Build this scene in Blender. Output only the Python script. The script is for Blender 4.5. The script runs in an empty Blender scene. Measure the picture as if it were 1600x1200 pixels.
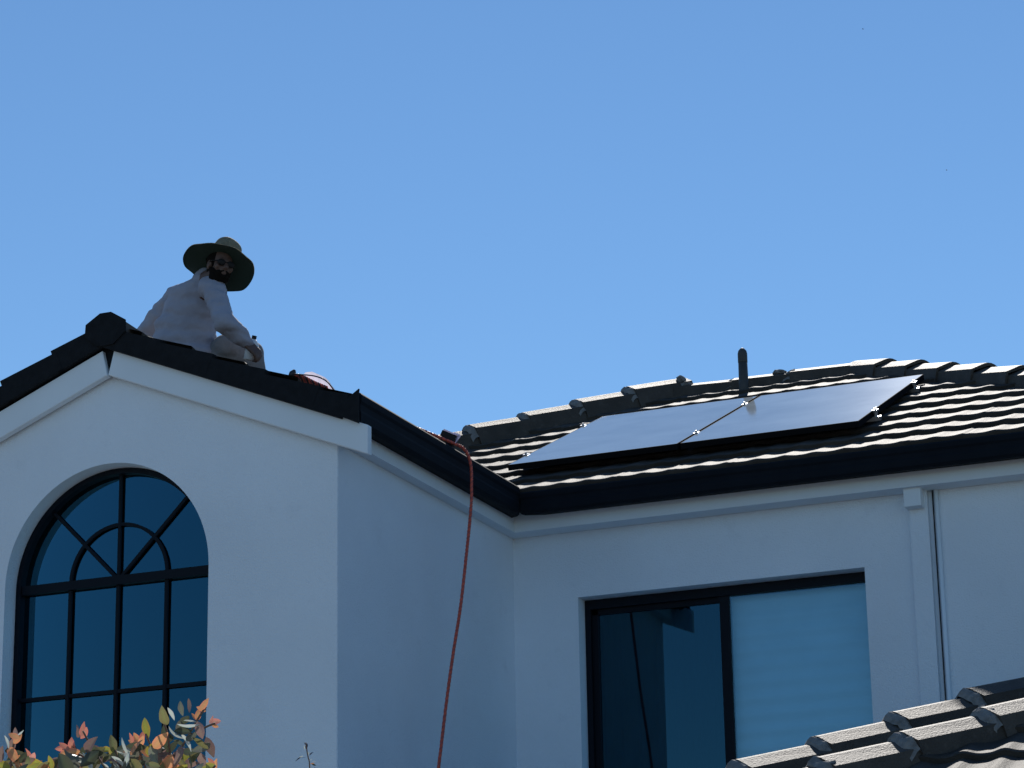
import bpy, bmesh, math, random
from mathutils import Vector, Matrix, noise
random.seed(7)
rad = math.radians
# ------------------------------------------------------------------ camera, world, sun
scene = bpy.context.scene
COL = scene.collection
cd = bpy.data.cameras.new('camera'); cam = bpy.data.objects.new('camera', cd); COL.objects.link(cam)
cd.sensor_width = 36.0; cd.lens = 94.5; cd.clip_start = 0.1; cd.clip_end = 5000
th, ro, ps = rad(16.883), rad(-1.009), rad(-22.45)
W = Vector((math.sin(ps)*math.cos(th), math.cos(ps)*math.cos(th), math.sin(th)))
R0 = W.cross(Vector((0, 0, 1))).normalized(); U0 = R0.cross(W)
R = R0*math.cos(ro)+U0*math.sin(ro); U = U0*math.cos(ro)-R0*math.sin(ro)
M3 = Matrix((R, U, -W)).transposed()
cam.matrix_world = Matrix.Translation((0, 0, 1.6)) @ M3.to_4x4()
scene.camera = cam

SUN = Vector((-0.21, 0.74, 0.638)).normalized()
EL = math.asin(SUN.z); AZ = math.atan2(SUN.x, SUN.y)
world = bpy.data.worlds.new('World'); scene.world = world; world.use_nodes = True
nt = world.node_tree; nt.nodes.clear()
sky = nt.nodes.new('ShaderNodeTexSky'); sky.sky_type = 'NISHITA'; sky.sun_disc = False
sky.sun_elevation = EL; sky.sun_rotation = AZ
sky.altitude = 0; sky.air_density = 1.0; sky.dust_density = 0.0; sky.ozone_density = 3.0
bg = nt.nodes.new('ShaderNodeBackground'); bg.inputs['Strength'].default_value = 0.103
wo = nt.nodes.new('ShaderNodeOutputWorld')
wb = nt.nodes.new('ShaderNodeVectorMath'); wb.operation = 'MULTIPLY'; wb.inputs[1].default_value = (0.72, 0.92, 1.04)
nt.links.new(sky.outputs[0], wb.inputs[0]); nt.links.new(wb.outputs[0], bg.inputs[0]); nt.links.new(bg.outputs[0], wo.inputs[0])
sl = bpy.data.lights.new('sun', 'SUN'); sl.energy = 5.0; sl.angle = rad(0.5); sl.color = (1, 0.95, 0.88)
so = bpy.data.objects.new('sun', sl); COL.objects.link(so)
so.rotation_euler = SUN.to_track_quat('Z', 'Y').to_euler()
scene.view_settings.view_transform = 'Standard'; scene.view_settings.look = 'None'
scene.view_settings.exposure = 0.0; scene.view_settings.gamma = 1
try: scene.cycles.use_denoising = True
except Exception: pass

# ------------------------------------------------------------------ materials
def mat(name, col, rough=0.7, var=0.0, vscale=8, bump=0.0, bscale=60, metal=0.0, spec=0.5, attr=False, stain=None):
    m = bpy.data.materials.new(name); m.use_nodes = True; n = m.node_tree
    b = n.nodes['Principled BSDF']; b.inputs['Roughness'].default_value = rough
    b.inputs['Metallic'].default_value = metal; b.inputs['Specular IOR Level'].default_value = spec
    b.inputs['Base Color'].default_value = (*col, 1)
    tc = n.nodes.new('ShaderNodeTexCoord')
    last = None
    if var > 0:
        nz = n.nodes.new('ShaderNodeTexNoise'); nz.inputs['Scale'].default_value = vscale; nz.inputs['Detail'].default_value = 6
        n.links.new(tc.outputs['Object'], nz.inputs['Vector'])
        mr = n.nodes.new('ShaderNodeMapRange'); mr.inputs[1].default_value = 0.3; mr.inputs[2].default_value = 0.7
        mr.inputs[3].default_value = 1-var; mr.inputs[4].default_value = 1+var
        n.links.new(nz.outputs['Fac'], mr.inputs[0])
        vm = n.nodes.new('ShaderNodeVectorMath'); vm.operation = 'SCALE'; vm.inputs[0].default_value = col
        n.links.new(mr.outputs[0], vm.inputs['Scale']); last = vm.outputs[0]
    if attr:
        at = n.nodes.new('ShaderNodeAttribute'); at.attribute_name = 'tone'
        vm2 = n.nodes.new('ShaderNodeVectorMath'); vm2.operation = 'MULTIPLY'
        if last is None: vm2.inputs[0].default_value = col
        else: n.links.new(last, vm2.inputs[0])
        n.links.new(at.outputs['Color'], vm2.inputs[1]); last = vm2.outputs[0]
    if stain:
        scol, sscale, lo, hi = stain
        nz2 = n.nodes.new('ShaderNodeTexNoise'); nz2.inputs['Scale'].default_value = sscale; nz2.inputs['Detail'].default_value = 8
        nz2.inputs['Roughness'].default_value = 0.65
        n.links.new(tc.outputs['Object'], nz2.inputs['Vector'])
        m2 = n.nodes.new('ShaderNodeMapRange'); m2.inputs[1].default_value = lo; m2.inputs[2].default_value = hi
        n.links.new(nz2.outputs['Fac'], m2.inputs[0])
        mx = n.nodes.new('ShaderNodeMix'); mx.data_type = 'RGBA'
        n.links.new(m2.outputs[0], mx.inputs[0]); mx.inputs[7].default_value = (*scol, 1)
        if last is None: mx.inputs[6].default_value = (*col, 1)
        else: n.links.new(last, mx.inputs[6])
        last = mx.outputs[2]
    if last is not None: n.links.new(last, b.inputs['Base Color'])
    if bump > 0:
        nb = n.nodes.new('ShaderNodeTexNoise'); nb.inputs['Scale'].default_value = bscale; nb.inputs['Detail'].default_value = 5
        n.links.new(tc.outputs['Object'], nb.inputs['Vector'])
        bp = n.nodes.new('ShaderNodeBump'); bp.inputs['Strength'].default_value = bump; bp.inputs['Distance'].default_value = 0.01
        n.links.new(nb.outputs['Fac'], bp.inputs['Height']); n.links.new(bp.outputs[0], b.inputs['Normal'])
    return m

def glass_mat(name, tint=(0.5, 0.6, 0.65), refl=1.0):
    m = bpy.data.materials.new(name); m.use_nodes = True; n = m.node_tree; n.nodes.clear()
    out = n.nodes.new('ShaderNodeOutputMaterial'); mx = n.nodes.new('ShaderNodeMixShader')
    tr = n.nodes.new('ShaderNodeBsdfTransparent'); tr.inputs[0].default_value = (*tint, 1)
    gl = n.nodes.new('ShaderNodeBsdfGlossy'); gl.inputs['Roughness'].default_value = 0.0
    gl.inputs['Color'].default_value = (*refl, 1)
    fr = n.nodes.new('ShaderNodeFresnel'); fr.inputs['IOR'].default_value = 1.52
    ma = n.nodes.new('ShaderNodeMath'); ma.operation = 'MULTIPLY'; ma.inputs[1].default_value = 1.9; ma.use_clamp = True
    n.links.new(fr.outputs[0], ma.inputs[0]); n.links.new(ma.outputs[0], mx.inputs[0])
    n.links.new(tr.outputs[0], mx.inputs[1]); n.links.new(gl.outputs[0], mx.inputs[2]); n.links.new(mx.outputs[0], out.inputs[0])
    return m

M = {}
M['render'] = mat('painted_render', (0.77, 0.85, 0.93), 0.9, 0.05, 1.3, 0.6, 110, stain=((0.62, 0.69, 0.77), 5.5, 0.6, 1.0))
M['trim'] = mat('painted_trim', (0.76, 0.84, 0.90), 0.8, 0.03, 3, 0.1, 90)
M['dark'] = mat('dark_gutter_paint', (0.008, 0.011, 0.016), 0.7, 0.1, 10, spec=0.08)
M['verge'] = mat('dark_verge_tile', (0.010, 0.012, 0.015), 0.85, 0.25, 20, 0.4, 120, spec=0.2)
M['tile'] = mat('concrete_tile', (0.056, 0.049, 0.043), 0.70, 0.2, 9, 0.4, 130, spec=0.17, attr=True, stain=((0.085, 0.08, 0.075), 16, 0.58, 0.8))
M['cap'] = mat('concrete_cap', (0.074, 0.062, 0.052), 0.64, 0.18, 11, 0.5, 110, spec=0.26, attr=True, stain=((0.12, 0.105, 0.09), 22, 0.58, 0.8))
M['mortar'] = mat('mortar', (0.22, 0.21, 0.2), 0.95, 0.25, 30, 0.8, 90, spec=0.2)
M['frame'] = mat('dark_window_frame', (0.003, 0.006, 0.012), 0.55, spec=0.15)
M['glass'] = glass_mat('window_glass', (0.5, 0.62, 0.68), (0.45, 0.85, 1.0))
M['glassdark'] = glass_mat('dark_window_glass', (0.06, 0.10, 0.14), (0.22, 0.75, 1.05))
M['glassclear'] = glass_mat('clear_window_glass', (0.86, 0.9, 0.92), (0.5, 0.85, 1.0))
M['glassleft'] = glass_mat('left_pane_glass', (0.4, 0.5, 0.55), (0.25, 0.65, 0.85))
M['blind'] = mat('pale_blind', (0.50, 0.76, 0.86), 0.8, 0.05, 5)
M['curtain'] = mat('dark_curtain', (0.05, 0.06, 0.07), 0.9, 0.3, 6)
M['room'] = mat('dark_room', (0.03, 0.03, 0.03), 0.95)
M['alu'] = mat('aluminium', (0.6, 0.6, 0.6), 0.35, metal=1.0)
M['pvc'] = mat('dark_pipe', (0.05, 0.048, 0.046), 0.6, 0.2, 20)
M['ground'] = mat('pale_paving', (0.20, 0.19, 0.17), 0.9, 0.15, 0.6, 0.2, 5)
M['hose'] = mat('red_rope', (0.60, 0.10, 0.055), 0.5, 0.2, 60)
M['hose2'] = mat('darker_red_rope', (0.36, 0.07, 0.07), 0.6, 0.2, 60)
M['hosedark'] = mat('dark_cable', (0.02, 0.018, 0.022), 0.5)
M['shirt'] = mat('pale_shirt', (0.32, 0.33, 0.40), 0.9, 0.08, 14, 0.5, 45)
M['trouser'] = mat('khaki_trousers', (0.20, 0.20, 0.21), 0.9, 0.1, 14, 0.5, 45)
M['skin'] = mat('skin', (0.105, 0.06, 0.046), 0.6, 0.06, 20)
M['hair'] = mat('dark_hair', (0.008, 0.006, 0.005), 0.9, spec=0.1)
M['hatu'] = mat('green_underbrim', (0.015, 0.036, 0.027), 0.9)
M['straw'] = mat('straw_hat', (0.20, 0.18, 0.12), 0.85, 0.25, 40, 0.8, 120)
M['black'] = mat('black_plastic', (0.01, 0.01, 0.011), 0.6, spec=0.25)
M['panelframe'] = mat('panel_frame', (0.01, 0.01, 0.011), 0.85, spec=0.04)
M['white'] = mat('white_plastic', (0.7, 0.7, 0.72), 0.4)
M['film'] = mat('white_film', (0.72, 0.68, 0.8), 0.5)
M['boot'] = mat('brown_boot', (0.07, 0.04, 0.03), 0.7, 0.2, 30)

def film_mat():
    m = bpy.data.materials.new('white_film_sheet'); m.use_nodes = True; n = m.node_tree; n.nodes.clear()
    out = n.nodes.new('ShaderNodeOutputMaterial'); d = n.nodes.new('ShaderNodeBsdfDiffuse'); d.inputs[0].default_value = (0.75, 0.72, 0.82, 1)
    t = n.nodes.new('ShaderNodeBsdfTranslucent'); t.inputs[0].default_value = (0.75, 0.72, 0.85, 1); mx = n.nodes.new('ShaderNodeMixShader'); mx.inputs[0].default_value = 0.5
    n.links.new(d.outputs[0], mx.inputs[1]); n.links.new(t.outputs[0], mx.inputs[2]); n.links.new(mx.outputs[0], out.inputs[0]); return m
M['film'] = film_mat()
def panel_mat():
    m = bpy.data.materials.new('solar_glass'); m.use_nodes = True; n = m.node_tree; b = n.nodes['Principled BSDF']
    tc = n.nodes.new('ShaderNodeTexCoord')
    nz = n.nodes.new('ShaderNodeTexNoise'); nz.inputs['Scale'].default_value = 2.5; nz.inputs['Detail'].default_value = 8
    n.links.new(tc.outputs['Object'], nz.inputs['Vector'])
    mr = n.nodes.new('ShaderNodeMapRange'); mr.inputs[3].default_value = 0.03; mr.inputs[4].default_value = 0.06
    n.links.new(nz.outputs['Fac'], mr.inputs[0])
    mx = n.nodes.new('ShaderNodeVectorMath'); mx.operation = 'SCALE'; mx.inputs[0].default_value = (9.4, 10.6, 11.0)  # pale diffuse base stands in for sun and sky glare on the glass
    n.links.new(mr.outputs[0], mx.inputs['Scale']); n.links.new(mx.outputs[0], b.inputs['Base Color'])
    mr2 = n.nodes.new('ShaderNodeMapRange'); mr2.inputs[3].default_value = 0.066; mr2.inputs[4].default_value = 0.072
    n.links.new(nz.outputs['Fac'], mr2.inputs[0]); n.links.new(mr2.outputs[0], b.inputs['Roughness'])
    b.inputs['IOR'].default_value = 1.5
    return m
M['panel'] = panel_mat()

# ------------------------------------------------------------------ helpers
def tag(o, label=None, cat=None, group=None, kind=None):
    if label: o['label'] = label
    if cat: o['category'] = cat
    if group: o['group'] = group
    if kind: o['kind'] = kind
    return o
def empty(name, loc, label=None, cat=None, group=None):
    o = bpy.data.objects.new(name, None); COL.objects.link(o); o.location = loc; o.empty_display_size = 0.2
    return tag(o, label, cat, group)
def link(name, me, m, parent=None, smooth=False):
    o = bpy.data.objects.new(name, me); COL.objects.link(o)
    for mm in (m if isinstance(m, (list, tuple)) else [m]):
        me.materials.append(M[mm] if isinstance(mm, str) else mm)
    if smooth:
        for p in me.polygons: p.use_smooth = True
    if parent:
        o.parent = parent; o.matrix_parent_inverse = Matrix.Translation(-parent_loc(parent))
    return o
def parent_loc(p):
    v = Vector(p.location)
    while p.parent:
        p = p.parent
    return Vector(p.location) if p.type == 'EMPTY' else Vector((0, 0, 0))
# parts that hang below a mesh part: that mesh sits at the world origin once parented, so its children need no offset
def link2(name, me, m, parent, smooth=False):
    o = link(name, me, m, None, smooth)
    o.parent = parent
    return o
def mesh(verts, faces, name='mesh'):
    me = bpy.data.meshes.new(name); me.from_pydata([tuple(v) for v in verts], [], faces); me.update(); return me

class MB:
    def __init__(s): s.v = []; s.f = []; s.mi = []
    def add(s, vs, fs, mi=0):
        b = len(s.v); s.v += [Vector(v) for v in vs]; s.f += [tuple(i+b for i in f) for f in fs]; s.mi += [mi]*len(fs)
    def box(s, a, b, mi=0):
        x0, y0, z0 = a; x1, y1, z1 = b
        s.add([(x0,y0,z0),(x1,y0,z0),(x1,y1,z0),(x0,y1,z0),(x0,y0,z1),(x1,y0,z1),(x1,y1,z1),(x0,y1,z1)],
              [(0,3,2,1),(4,5,6,7),(0,1,5,4),(1,2,6,5),(2,3,7,6),(3,0,4,7)], mi)
    def obox(s, c, ax, ay, az, h, mi=0):  # oriented box: centre, three unit axes, half sizes
        vs = []
        for k in (-1, 1):
            for (i, j) in ((-1,-1),(1,-1),(1,1),(-1,1)):
                vs.append(Vector(c)+ax*i*h[0]+ay*j*h[1]+az*k*h[2])
        s.add(vs, [(0,3,2,1),(4,5,6,7),(0,1,5,4),(1,2,6,5),(2,3,7,6),(3,0,4,7)], mi)
    def prism(s, poly, d, mi=0):  # poly: list of 3D points (planar), d: extrusion vector
        n = len(poly); d = Vector(d); vs = [Vector(p) for p in poly]+[Vector(p)+d for p in poly]
        s.add(vs, [tuple(range(n))[::-1], tuple(range(n, 2*n))]+[(i, (i+1) % n, n+(i+1) % n, n+i) for i in range(n)], mi)
    def tube(s, pts, r, n=8, mi=0, cap=True, squash=None):
        pts = [Vector(p) for p in pts]; rr = r if isinstance(r, (list, tuple)) else [r]*len(pts)
        rings = []; prev = None
        for i, p in enumerate(pts):
            t = (pts[min(i+1, len(pts)-1)]-pts[max(i-1, 0)]).normalized()
            if prev is None:
                a = t.orthogonal().normalized()
            else:
                a = (prev - t*prev.dot(t)).normalized()
            prev = a; b = t.cross(a)
            rings.append([p+(a*math.cos(2*math.pi*k/n)+b*math.sin(2*math.pi*k/n))*rr[i] for k in range(n)])
        vs = [v for ring in rings for v in ring]; fs = []
        for i in range(len(pts)-1):
            for k in range(n):
                fs.append((i*n+k, i*n+(k+1) % n, (i+1)*n+(k+1) % n, (i+1)*n+k))
        if cap: fs += [tuple(range(n))[::-1], tuple(range((len(pts)-1)*n, len(pts)*n))]
        s.add(vs, fs, mi)
    def ell(s, c, rx, ry, rz, M=None, nu=16, nv=10, mi=0):
        vs = []; fs = []; c = Vector(c)
        for j in range(nv+1):
            ph = math.pi*j/nv
            for i in range(nu):
                t = 2*math.pi*i/nu
                p = Vector((rx*math.sin(ph)*math.cos(t), ry*math.sin(ph)*math.sin(t), rz*math.cos(ph)))
                if M: p = M @ p
                vs.append(c+p)
        for j in range(nv):
            for i in range(nu):
                fs.append((j*nu+i, (j+1)*nu+i, (j+1)*nu+(i+1) % nu, j*nu+(i+1) % nu))
        s.add(vs, fs, mi)
    def mesh(s, name='mesh'):
        me = mesh(s.v, s.f, name)
        for p, k in zip(me.polygons, s.mi): p.material_index = k
        bm = bmesh.new(); bm.from_mesh(me); bmesh.ops.recalc_face_normals(bm, faces=bm.faces); bm.to_mesh(me); bm.free()
        return me
def bevel(me, w, seg=2):
    bm = bmesh.new(); bm.from_mesh(me)
    bmesh.ops.remove_doubles(bm, verts=bm.verts, dist=1e-5)
    es = [e for e in bm.edges if len(e.link_faces) == 2 and e.calc_face_angle(0) > 0.5]
    bmesh.ops.bevel(bm, geom=es, offset=w, segments=seg, affect='EDGES', profile=0.7)
    bm.to_mesh(me); bm.free(); return me
def plate(outer, holes, y0, y1):  # wall slab in the XZ plane between y0 and y1, with real holes
    cu = bpy.data.curves.new('outline', 'CURVE'); cu.dimensions = '2D'; cu.fill_mode = 'BOTH'; cu.extrude = abs(y1-y0)/2
    for pts in [outer]+holes:
        sp = cu.splines.new('POLY'); sp.points.add(len(pts)-1); sp.use_cyclic_u = True
        for i, (x, z) in enumerate(pts): sp.points[i].co = (x, z, 0, 1)
    ob = bpy.data.objects.new('outline', cu); COL.objects.link(ob)
    dg = bpy.context.evaluated_depsgraph_get(); dg.update()
    me = bpy.data.meshes.new_from_object(ob.evaluated_get(dg))
    bpy.data.objects.remove(ob); bpy.data.curves.remove(cu)
    ym = (y0+y1)/2
    for v in me.vertices:
        x, z, e = v.co; v.co = (x, ym-e, z)
    bm = bmesh.new(); bm.from_mesh(me); bmesh.ops.recalc_face_normals(bm, faces=bm.faces); bm.to_mesh(me); bm.free()
    me.materials.clear()
    for p in me.polygons: p.use_smooth = False
    return me

# ------------------------------------------------------------------ tiled roof surfaces
TLOW = math.tan(rad(24.0)); T24 = math.tan(rad(25.0)); T22 = 0.407
def tile_roof(name, origin, u, run, pitch_tan, length, width, gauge, clips, m='tile', parent=None, period=0.165, amp=0.009, nose=0.024, seed=1, lip=True, du=0.02):
    """wavy concrete tiles laid in courses; u runs along the eave, run is the horizontal up-slope direction"""
    rnd = random.Random(seed)
    u = Vector(u); run = Vector(run); v = (run+Vector((0, 0, pitch_tan))).normalized(); nrm = u.cross(v).normalized()
    if nrm.z < 0: nrm = -nrm
    o = Vector(origin); nu = int(width/du); nc = int(length/gauge)+1
    verts = []; faces = []; tone = []
    for k in range(nc):
        tw = period*2; shift = (k % 2)*period
        jit = {}
        base = len(verts)
        rows = [(0.0, -0.022), (0.0, nose*0.82), (0.012, nose), (gauge*0.5, nose*0.55), (gauge+0.02, 0.002)]
        for (dv, h) in rows:
            for i in range(nu+1):
                x = i*du; ti = int((x+shift)/tw); ph = 2*math.pi*x/period
                w = amp*(math.cos(ph)+0.18*math.cos(2*ph))
                if ti not in jit: jit[ti] = (rnd.uniform(-0.0013, 0.0013), rnd.uniform(-0.003, 0.003), rnd.uniform(0.78, 1.2))
                j = jit[ti]
                d = (x+shift) % tw
                groove = -0.003 if d < 0.012 else 0
                verts.append(o+u*x+v*(k*gauge+dv+(j[1] if dv < 0.02 else 0))+nrm*(h+w+j[0]+(groove if h > 0 else 0)))
                tone.append(j[2])
        n = nu+1
        for r in range(len(rows)-1):
            for i in range(nu):
                faces.append((base+r*n+i, base+r*n+i+1, base+(r+1)*n+i+1, base+(r+1)*n+i))
    me = mesh(verts, faces)
    ca = me.color_attributes.new('tone', 'FLOAT_COLOR', 'POINT')
    for i, t in enumerate(tone): ca.data[i].color = (t, t, t*0.99, 1)
    bm = bmesh.new(); bm.from_mesh(me)
    for co, no in clips:
        g = bm.verts[:]+bm.edges[:]+bm.faces[:]
        bmesh.ops.bisect_plane(bm, geom=g, dist=1e-5, plane_co=co, plane_no=no, clear_outer=True)
    for f in bm.faces:
        if f.normal.dot(nrm) < -0.2: f.normal_flip()
    bm.to_mesh(me); bm.free()
    for p in me.polygons: p.use_smooth = False
    return link2(name, me, m, parent) if parent else link(name, me, m)

def cap_run(start, end, pitch=0.385, hw=0.115, hh=0.05, skirt=0.06, mortar=0.6, seed=3, over=0.03, flip=False, rough_mortar=False):
    """ridge or hip capping: V caps laid from the low end up, each lapping the one below, mortar at the joints"""
    rnd = random.Random(seed)
    start = Vector(start); end = Vector(end); d = end-start; L = d.length; d.normalize()
    side = d.cross(Vector((0, 0, 1))).normalized(); up = side.cross(d).normalized()
    verts = []; faces = []; mi = []; tone = []
    n = max(1, round(L/pitch)); p = L/n
    def profile(c, lift, s):
        w = hw*s
        pts = [(-w, -hh-skirt), (-w*0.98, -hh), (-w*0.28, -0.006), (-w*0.1, 0.0), (w*0.1, 0.0), (w*0.28, -0.006), (w*0.98, -hh), (w, -hh-skirt)]
        t = 0.016
        inn = [(w-t, -hh-skirt), (w*0.98-t, -hh-t*0.6), (0, -t), (-w*0.98+t, -hh-t*0.6), (-w+t, -hh-skirt)]
        return [c+side*x+up*(z+lift) for x, z in pts+inn]
    for k in range(n):
        a = start+d*(k*p-0.015)+side*rnd.uniform(-.006, .006); b = start+d*(k*p+p+0.03)+side*rnd.uniform(-.006, .006)
        lo = over+rnd.uniform(-.004, .004); t = rnd.uniform(0.85, 1.15)
        r0 = profile(a, lo, 1.05); r1 = profile(b, 0.0, 0.96); m = len(r0); bi = len(verts)
        verts += r0+r1; tone += [t]*(2*m)
        for i in range(m): faces.append((bi+i, bi+(i+1) % m, bi+m+(i+1) % m, bi+m+i)); mi.append(0)
        faces.append(tuple(bi+i for i in range(m))[::-1]); mi.append(0)
        faces.append(tuple(bi+m+i for i in range(m))); mi.append(0)
        if rnd.random() < mortar and k > 0:
            # pointing pressed in under the lapping end
            c = a+d*0.0; seg = 9; rings = []
            for j, off in enumerate((-0.052, -0.035, -0.012, 0.012)):
                ring = []
                for q in range(seg):
                    s_ = -1+2*q/(seg-1); x = s_*hw*1.03
                    z = -hh*abs(s_)-(skirt*0.5 if abs(s_) > 0.98 else 0)
                    rr = rnd.uniform(-0.008, 0.008) if rough_mortar else rnd.uniform(-0.002, 0.002)
                    lift = lo+(-0.024, -0.006, 0.004, 0.0)[j]
                    ring.append(c+side*x+up*(z+lift+rr)+d*(off+rr*2))
                rings.append(ring)
            bi = len(verts)
            for ring in rings: verts += ring; tone += [1.0]*seg
            for j in range(3):
                for q in range(seg-1):
                    faces.append((bi+j*seg+q, bi+j*seg+q+1, bi+(j+1)*seg+q+1, bi+(j+1)*seg+q)); mi.append(1)
    me = mesh(verts, faces)
    ca = me.color_attributes.new('tone', 'FLOAT_COLOR', 'POINT')
    for i, t in enumerate(tone): ca.data[i].color = (t, t, t, 1)
    for pgn, k in zip(me.polygons, mi): pgn.material_index = k
    bm = bmesh.new(); bm.from_mesh(me); bmesh.ops.recalc_face_normals(bm, faces=bm.faces); bm.to_mesh(me); bm.free()
    return me
def clump(c, r, seed, flat=0.6):
    me = bpy.data.meshes.new('clump'); bm = bmesh.new(); bmesh.ops.create_icosphere(bm, subdivisions=3, radius=1)
    for v in bm.verts:
        f = 1+0.35*noise.noise(v.co*2.2+Vector((seed, 0, 0)))+0.15*noise.noise(v.co*6+Vector((0, seed, 0)))
        v.co = Vector((v.co.x*r[0]*f, v.co.y*r[1]*f, v.co.z*r[2]*f))+Vector(c)
    bm.to_mesh(me); bm.free(); return me

# ------------------------------------------------------------------ ground
g = link('ground', mesh([(-400, -400, 0), (400, -400, 0), (400, 400, 0), (-400, 400, 0)], [(0, 1, 2, 3)]), 'ground')
g['kind'] = 'structure'

# ------------------------------------------------------------------ the house
GX = -7.162; YG = 11.80; XS = -5.84; XW = 2*GX-XS; YR = 14.10
Y0, Z0 = 13.825, 5.486
XE = -1.55; YB = 19.5; XL = -8.65
house = empty('house', (-5.2, 15.5, 0), 'pale rendered two storey house with dark gutters and grey brown tiled roofs', 'house')

arch_c = (-7.182, 4.734); AR = 0.61; SILL = 3.05
hole = [(arch_c[0]-AR, SILL), (arch_c[0]+AR, SILL)]+[(arch_c[0]+AR*math.cos(math.pi*k/48), arch_c[1]+AR*math.sin(math.pi*k/48)) for k in range(49)]
gab = [(XW, 0), (XS, 0), (XS, 5.30), (GX, 5.84), (XW, 5.30)]
gw = link('gable_wall', plate(gab, [hole], YG, YG+0.22), 'render', house)
# side wall of the gabled wing
mb = MB(); mb.box((XS-0.22, YG+0.223, 0), (XS-0.002, YR+0.2, 5.42)); mb.box((XS-0.002, YG+0.004, 0), (XS+0.003, YR+0.003, 5.36)); link('side_wall', mb.mesh(), 'render', house)
mb = MB(); mb.box((XW, YG+0.223, 0), (XW+0.22, YR+0.2, 5.42)); link('side_wall', mb.mesh(), 'render', house)
# recessed rear wall with the sliding window opening
wx0, wx1, wz0, wz1 = -5.440, -3.746, 3.50, 4.90
rw = [(XS+0.002, 0), (XE-0.25, 0), (XE-0.25, 5.46), (XS+0.002, 5.46)]
link('rear_wall', plate(rw, [[(wx0, wz0), (wx1, wz0), (wx1, wz1), (wx0, wz1)]], YR, YR+0.22), 'render', house)
mb = MB(); mb.box((XE-0.47, YR+0.223, 0), (XE-0.25, YB, 5.46)); mb.box((XL+0.2, YR+0.2, 0), (XL+0.42, YB, 5.46))
mb.box((XL+0.42, YB-0.22, 0), (XE-0.47, YB, 5.46)); mb.box((XL+0.2, YR+0.001, 0), (XW, YR+0.2, 5.46))
link('outer_wall', mb.mesh(), 'render', house)
# rooms behind the windows
mb = MB()
mb.box((XW+0.3, YG+0.24, 2.9), (XS-0.3, YG+0.26, 2.96)); mb.box((XW+0.25, YR+0.1, 2.6), (XS-0.25, YR+0.12, 5.35))
mb.box((XW+0.25, YG+0.3, 2.6), (XS-0.25, YR+0.1, 2.62)); mb.box((XW+0.3, YG+0.3, 5.3), (XS-0.3, YR, 5.32))
mb.box((XS+0.1, YR+2.6, 2.7), (XE-0.6, YR+2.62, 5.4)); mb.box((XS+0.1, YR+0.3, 2.7), (XE-0.6, YR+2.6, 2.72)); mb.box((XS+0.1, YR+0.3, 5.36), (XE-0.6, YR+2.6, 5.38))
link('room_lining', mb.mesh(), 'room', house)

# eave boards, gutters
def fascia_board():
    mb = MB()
    mb.box((XS+0.004, YG-0.02, 5.286), (XS+0.074, YR-0.145, 5.40))                 # along the wing
    mb.box((XS+0.0738, YR-0.145, 5.2865), (XE-0.05, YR-0.003, 5.40))                   # along the rear wall
    mb.box((XS+0.004, YR-0.145, 5.286), (XS+0.0738, YR-0.003, 5.40))
    return mb
link('fascia_board', fascia_board().mesh(), 'trim', house)
def gutter(a, b, out, mitre_a=0, mitre_b=0, hs=1.0):
    """quad gutter swept from a to b (points on the front bottom edge), out = outward horizontal unit"""
    a = Vector(a); b = Vector(b); out = Vector(out); d = (b-a).normalized(); up = Vector((0, 0, 1))
    prof = [(-0.11, 0.012), (-0.025, 0.0), (-0.008, 0.004), (0, 0.016), (0, 0.05), (-0.004, 0.062), (-0.004, 0.085), (0.003, 0.098), (0.003, 0.124), (-0.006, 0.133), (-0.018, 0.129),
            (-0.018, 0.122), (-0.010, 0.12), (-0.010, 0.02), (-0.11, 0.02)]
    prof = [(x, z*hs) for x, z in prof]
    vs = [a+out*x+up*z+d*(x*mitre_a) for x, z in prof]+[b+out*x+up*z+d*(x*mitre_b) for x, z in prof]
    n = len(prof)
    return vs, [(i, (i+1) % n, n+(i+1) % n, n+i) for i in range(n)]+[tuple(range(n))[::-1], tuple(range(n, 2*n))]
GXF = -5.678; GYF = 13.825; GZ = 5.352
mb = MB()
mb.add(*gutter((GXF, YG-0.06, GZ), (GXF, GYF, GZ), (1, 0, 0), 0, -1, 1.27))
link('gutter', mb.mesh(), 'dark', house)
mb = MB()
mb.add(*gutter((GXF, GYF, GZ), (XE+0.15, GYF, GZ), (0, -1, 0), -1, 0))
mb.box((XE+0.03, GYF, GZ), (XE+0.15, YB+0.3, GZ+0.13))
link('gutter', mb.mesh(), 'dark', house)

# barge boards on the gable (two, with the dark wedge between them at the apex)
YBG = 11.735
def zt(dx): return 5.965-T22*abs(dx)
def barge(sgn):
    x_in_t = GX+sgn*0.036; x_in_b = GX+sgn*0.003; x_out = GX+sgn*1.524
    pts = [(x_in_b, 5.812), (x_in_t, zt(0.036)), (x_out, zt(1.524)), (x_out, zt(1.524)-0.152)]
    mb = MB(); mb.prism([(x, YBG, z) for x, z in pts], (0, 0.045, 0)); return bevel(mb.mesh(), 0.003, 1)
link('barge_board', barge(1), 'trim', house); link('barge_board', barge(-1), 'trim', house)
mb = MB()
mb.prism([(GX-0.124, YBG-0.040, 6.028), (GX-0.120, YBG-0.040, 6.094), (GX-0.034, YBG-0.040, 6.147), (GX+0.034, YBG-0.040, 6.147), (GX+0.120, YBG-0.040, 6.094), (GX+0.124, YBG-0.040, 6.028), (GX+0.05, YBG-0.040, 5.965), (GX-0.05, YBG-0.040, 5.965)], (0, 0.012, 0))
mb.prism([(GX-0.06, YBG+0.028, 6.02), (GX+0.06, YBG+0.028, 6.02), (GX+0.008, YBG+0.028, 5.818), (GX-0.008, YBG+0.028, 5.818)], (0, 0.03, 0))
link('verge_trim', mb.mesh(), 'verge', house)
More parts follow.
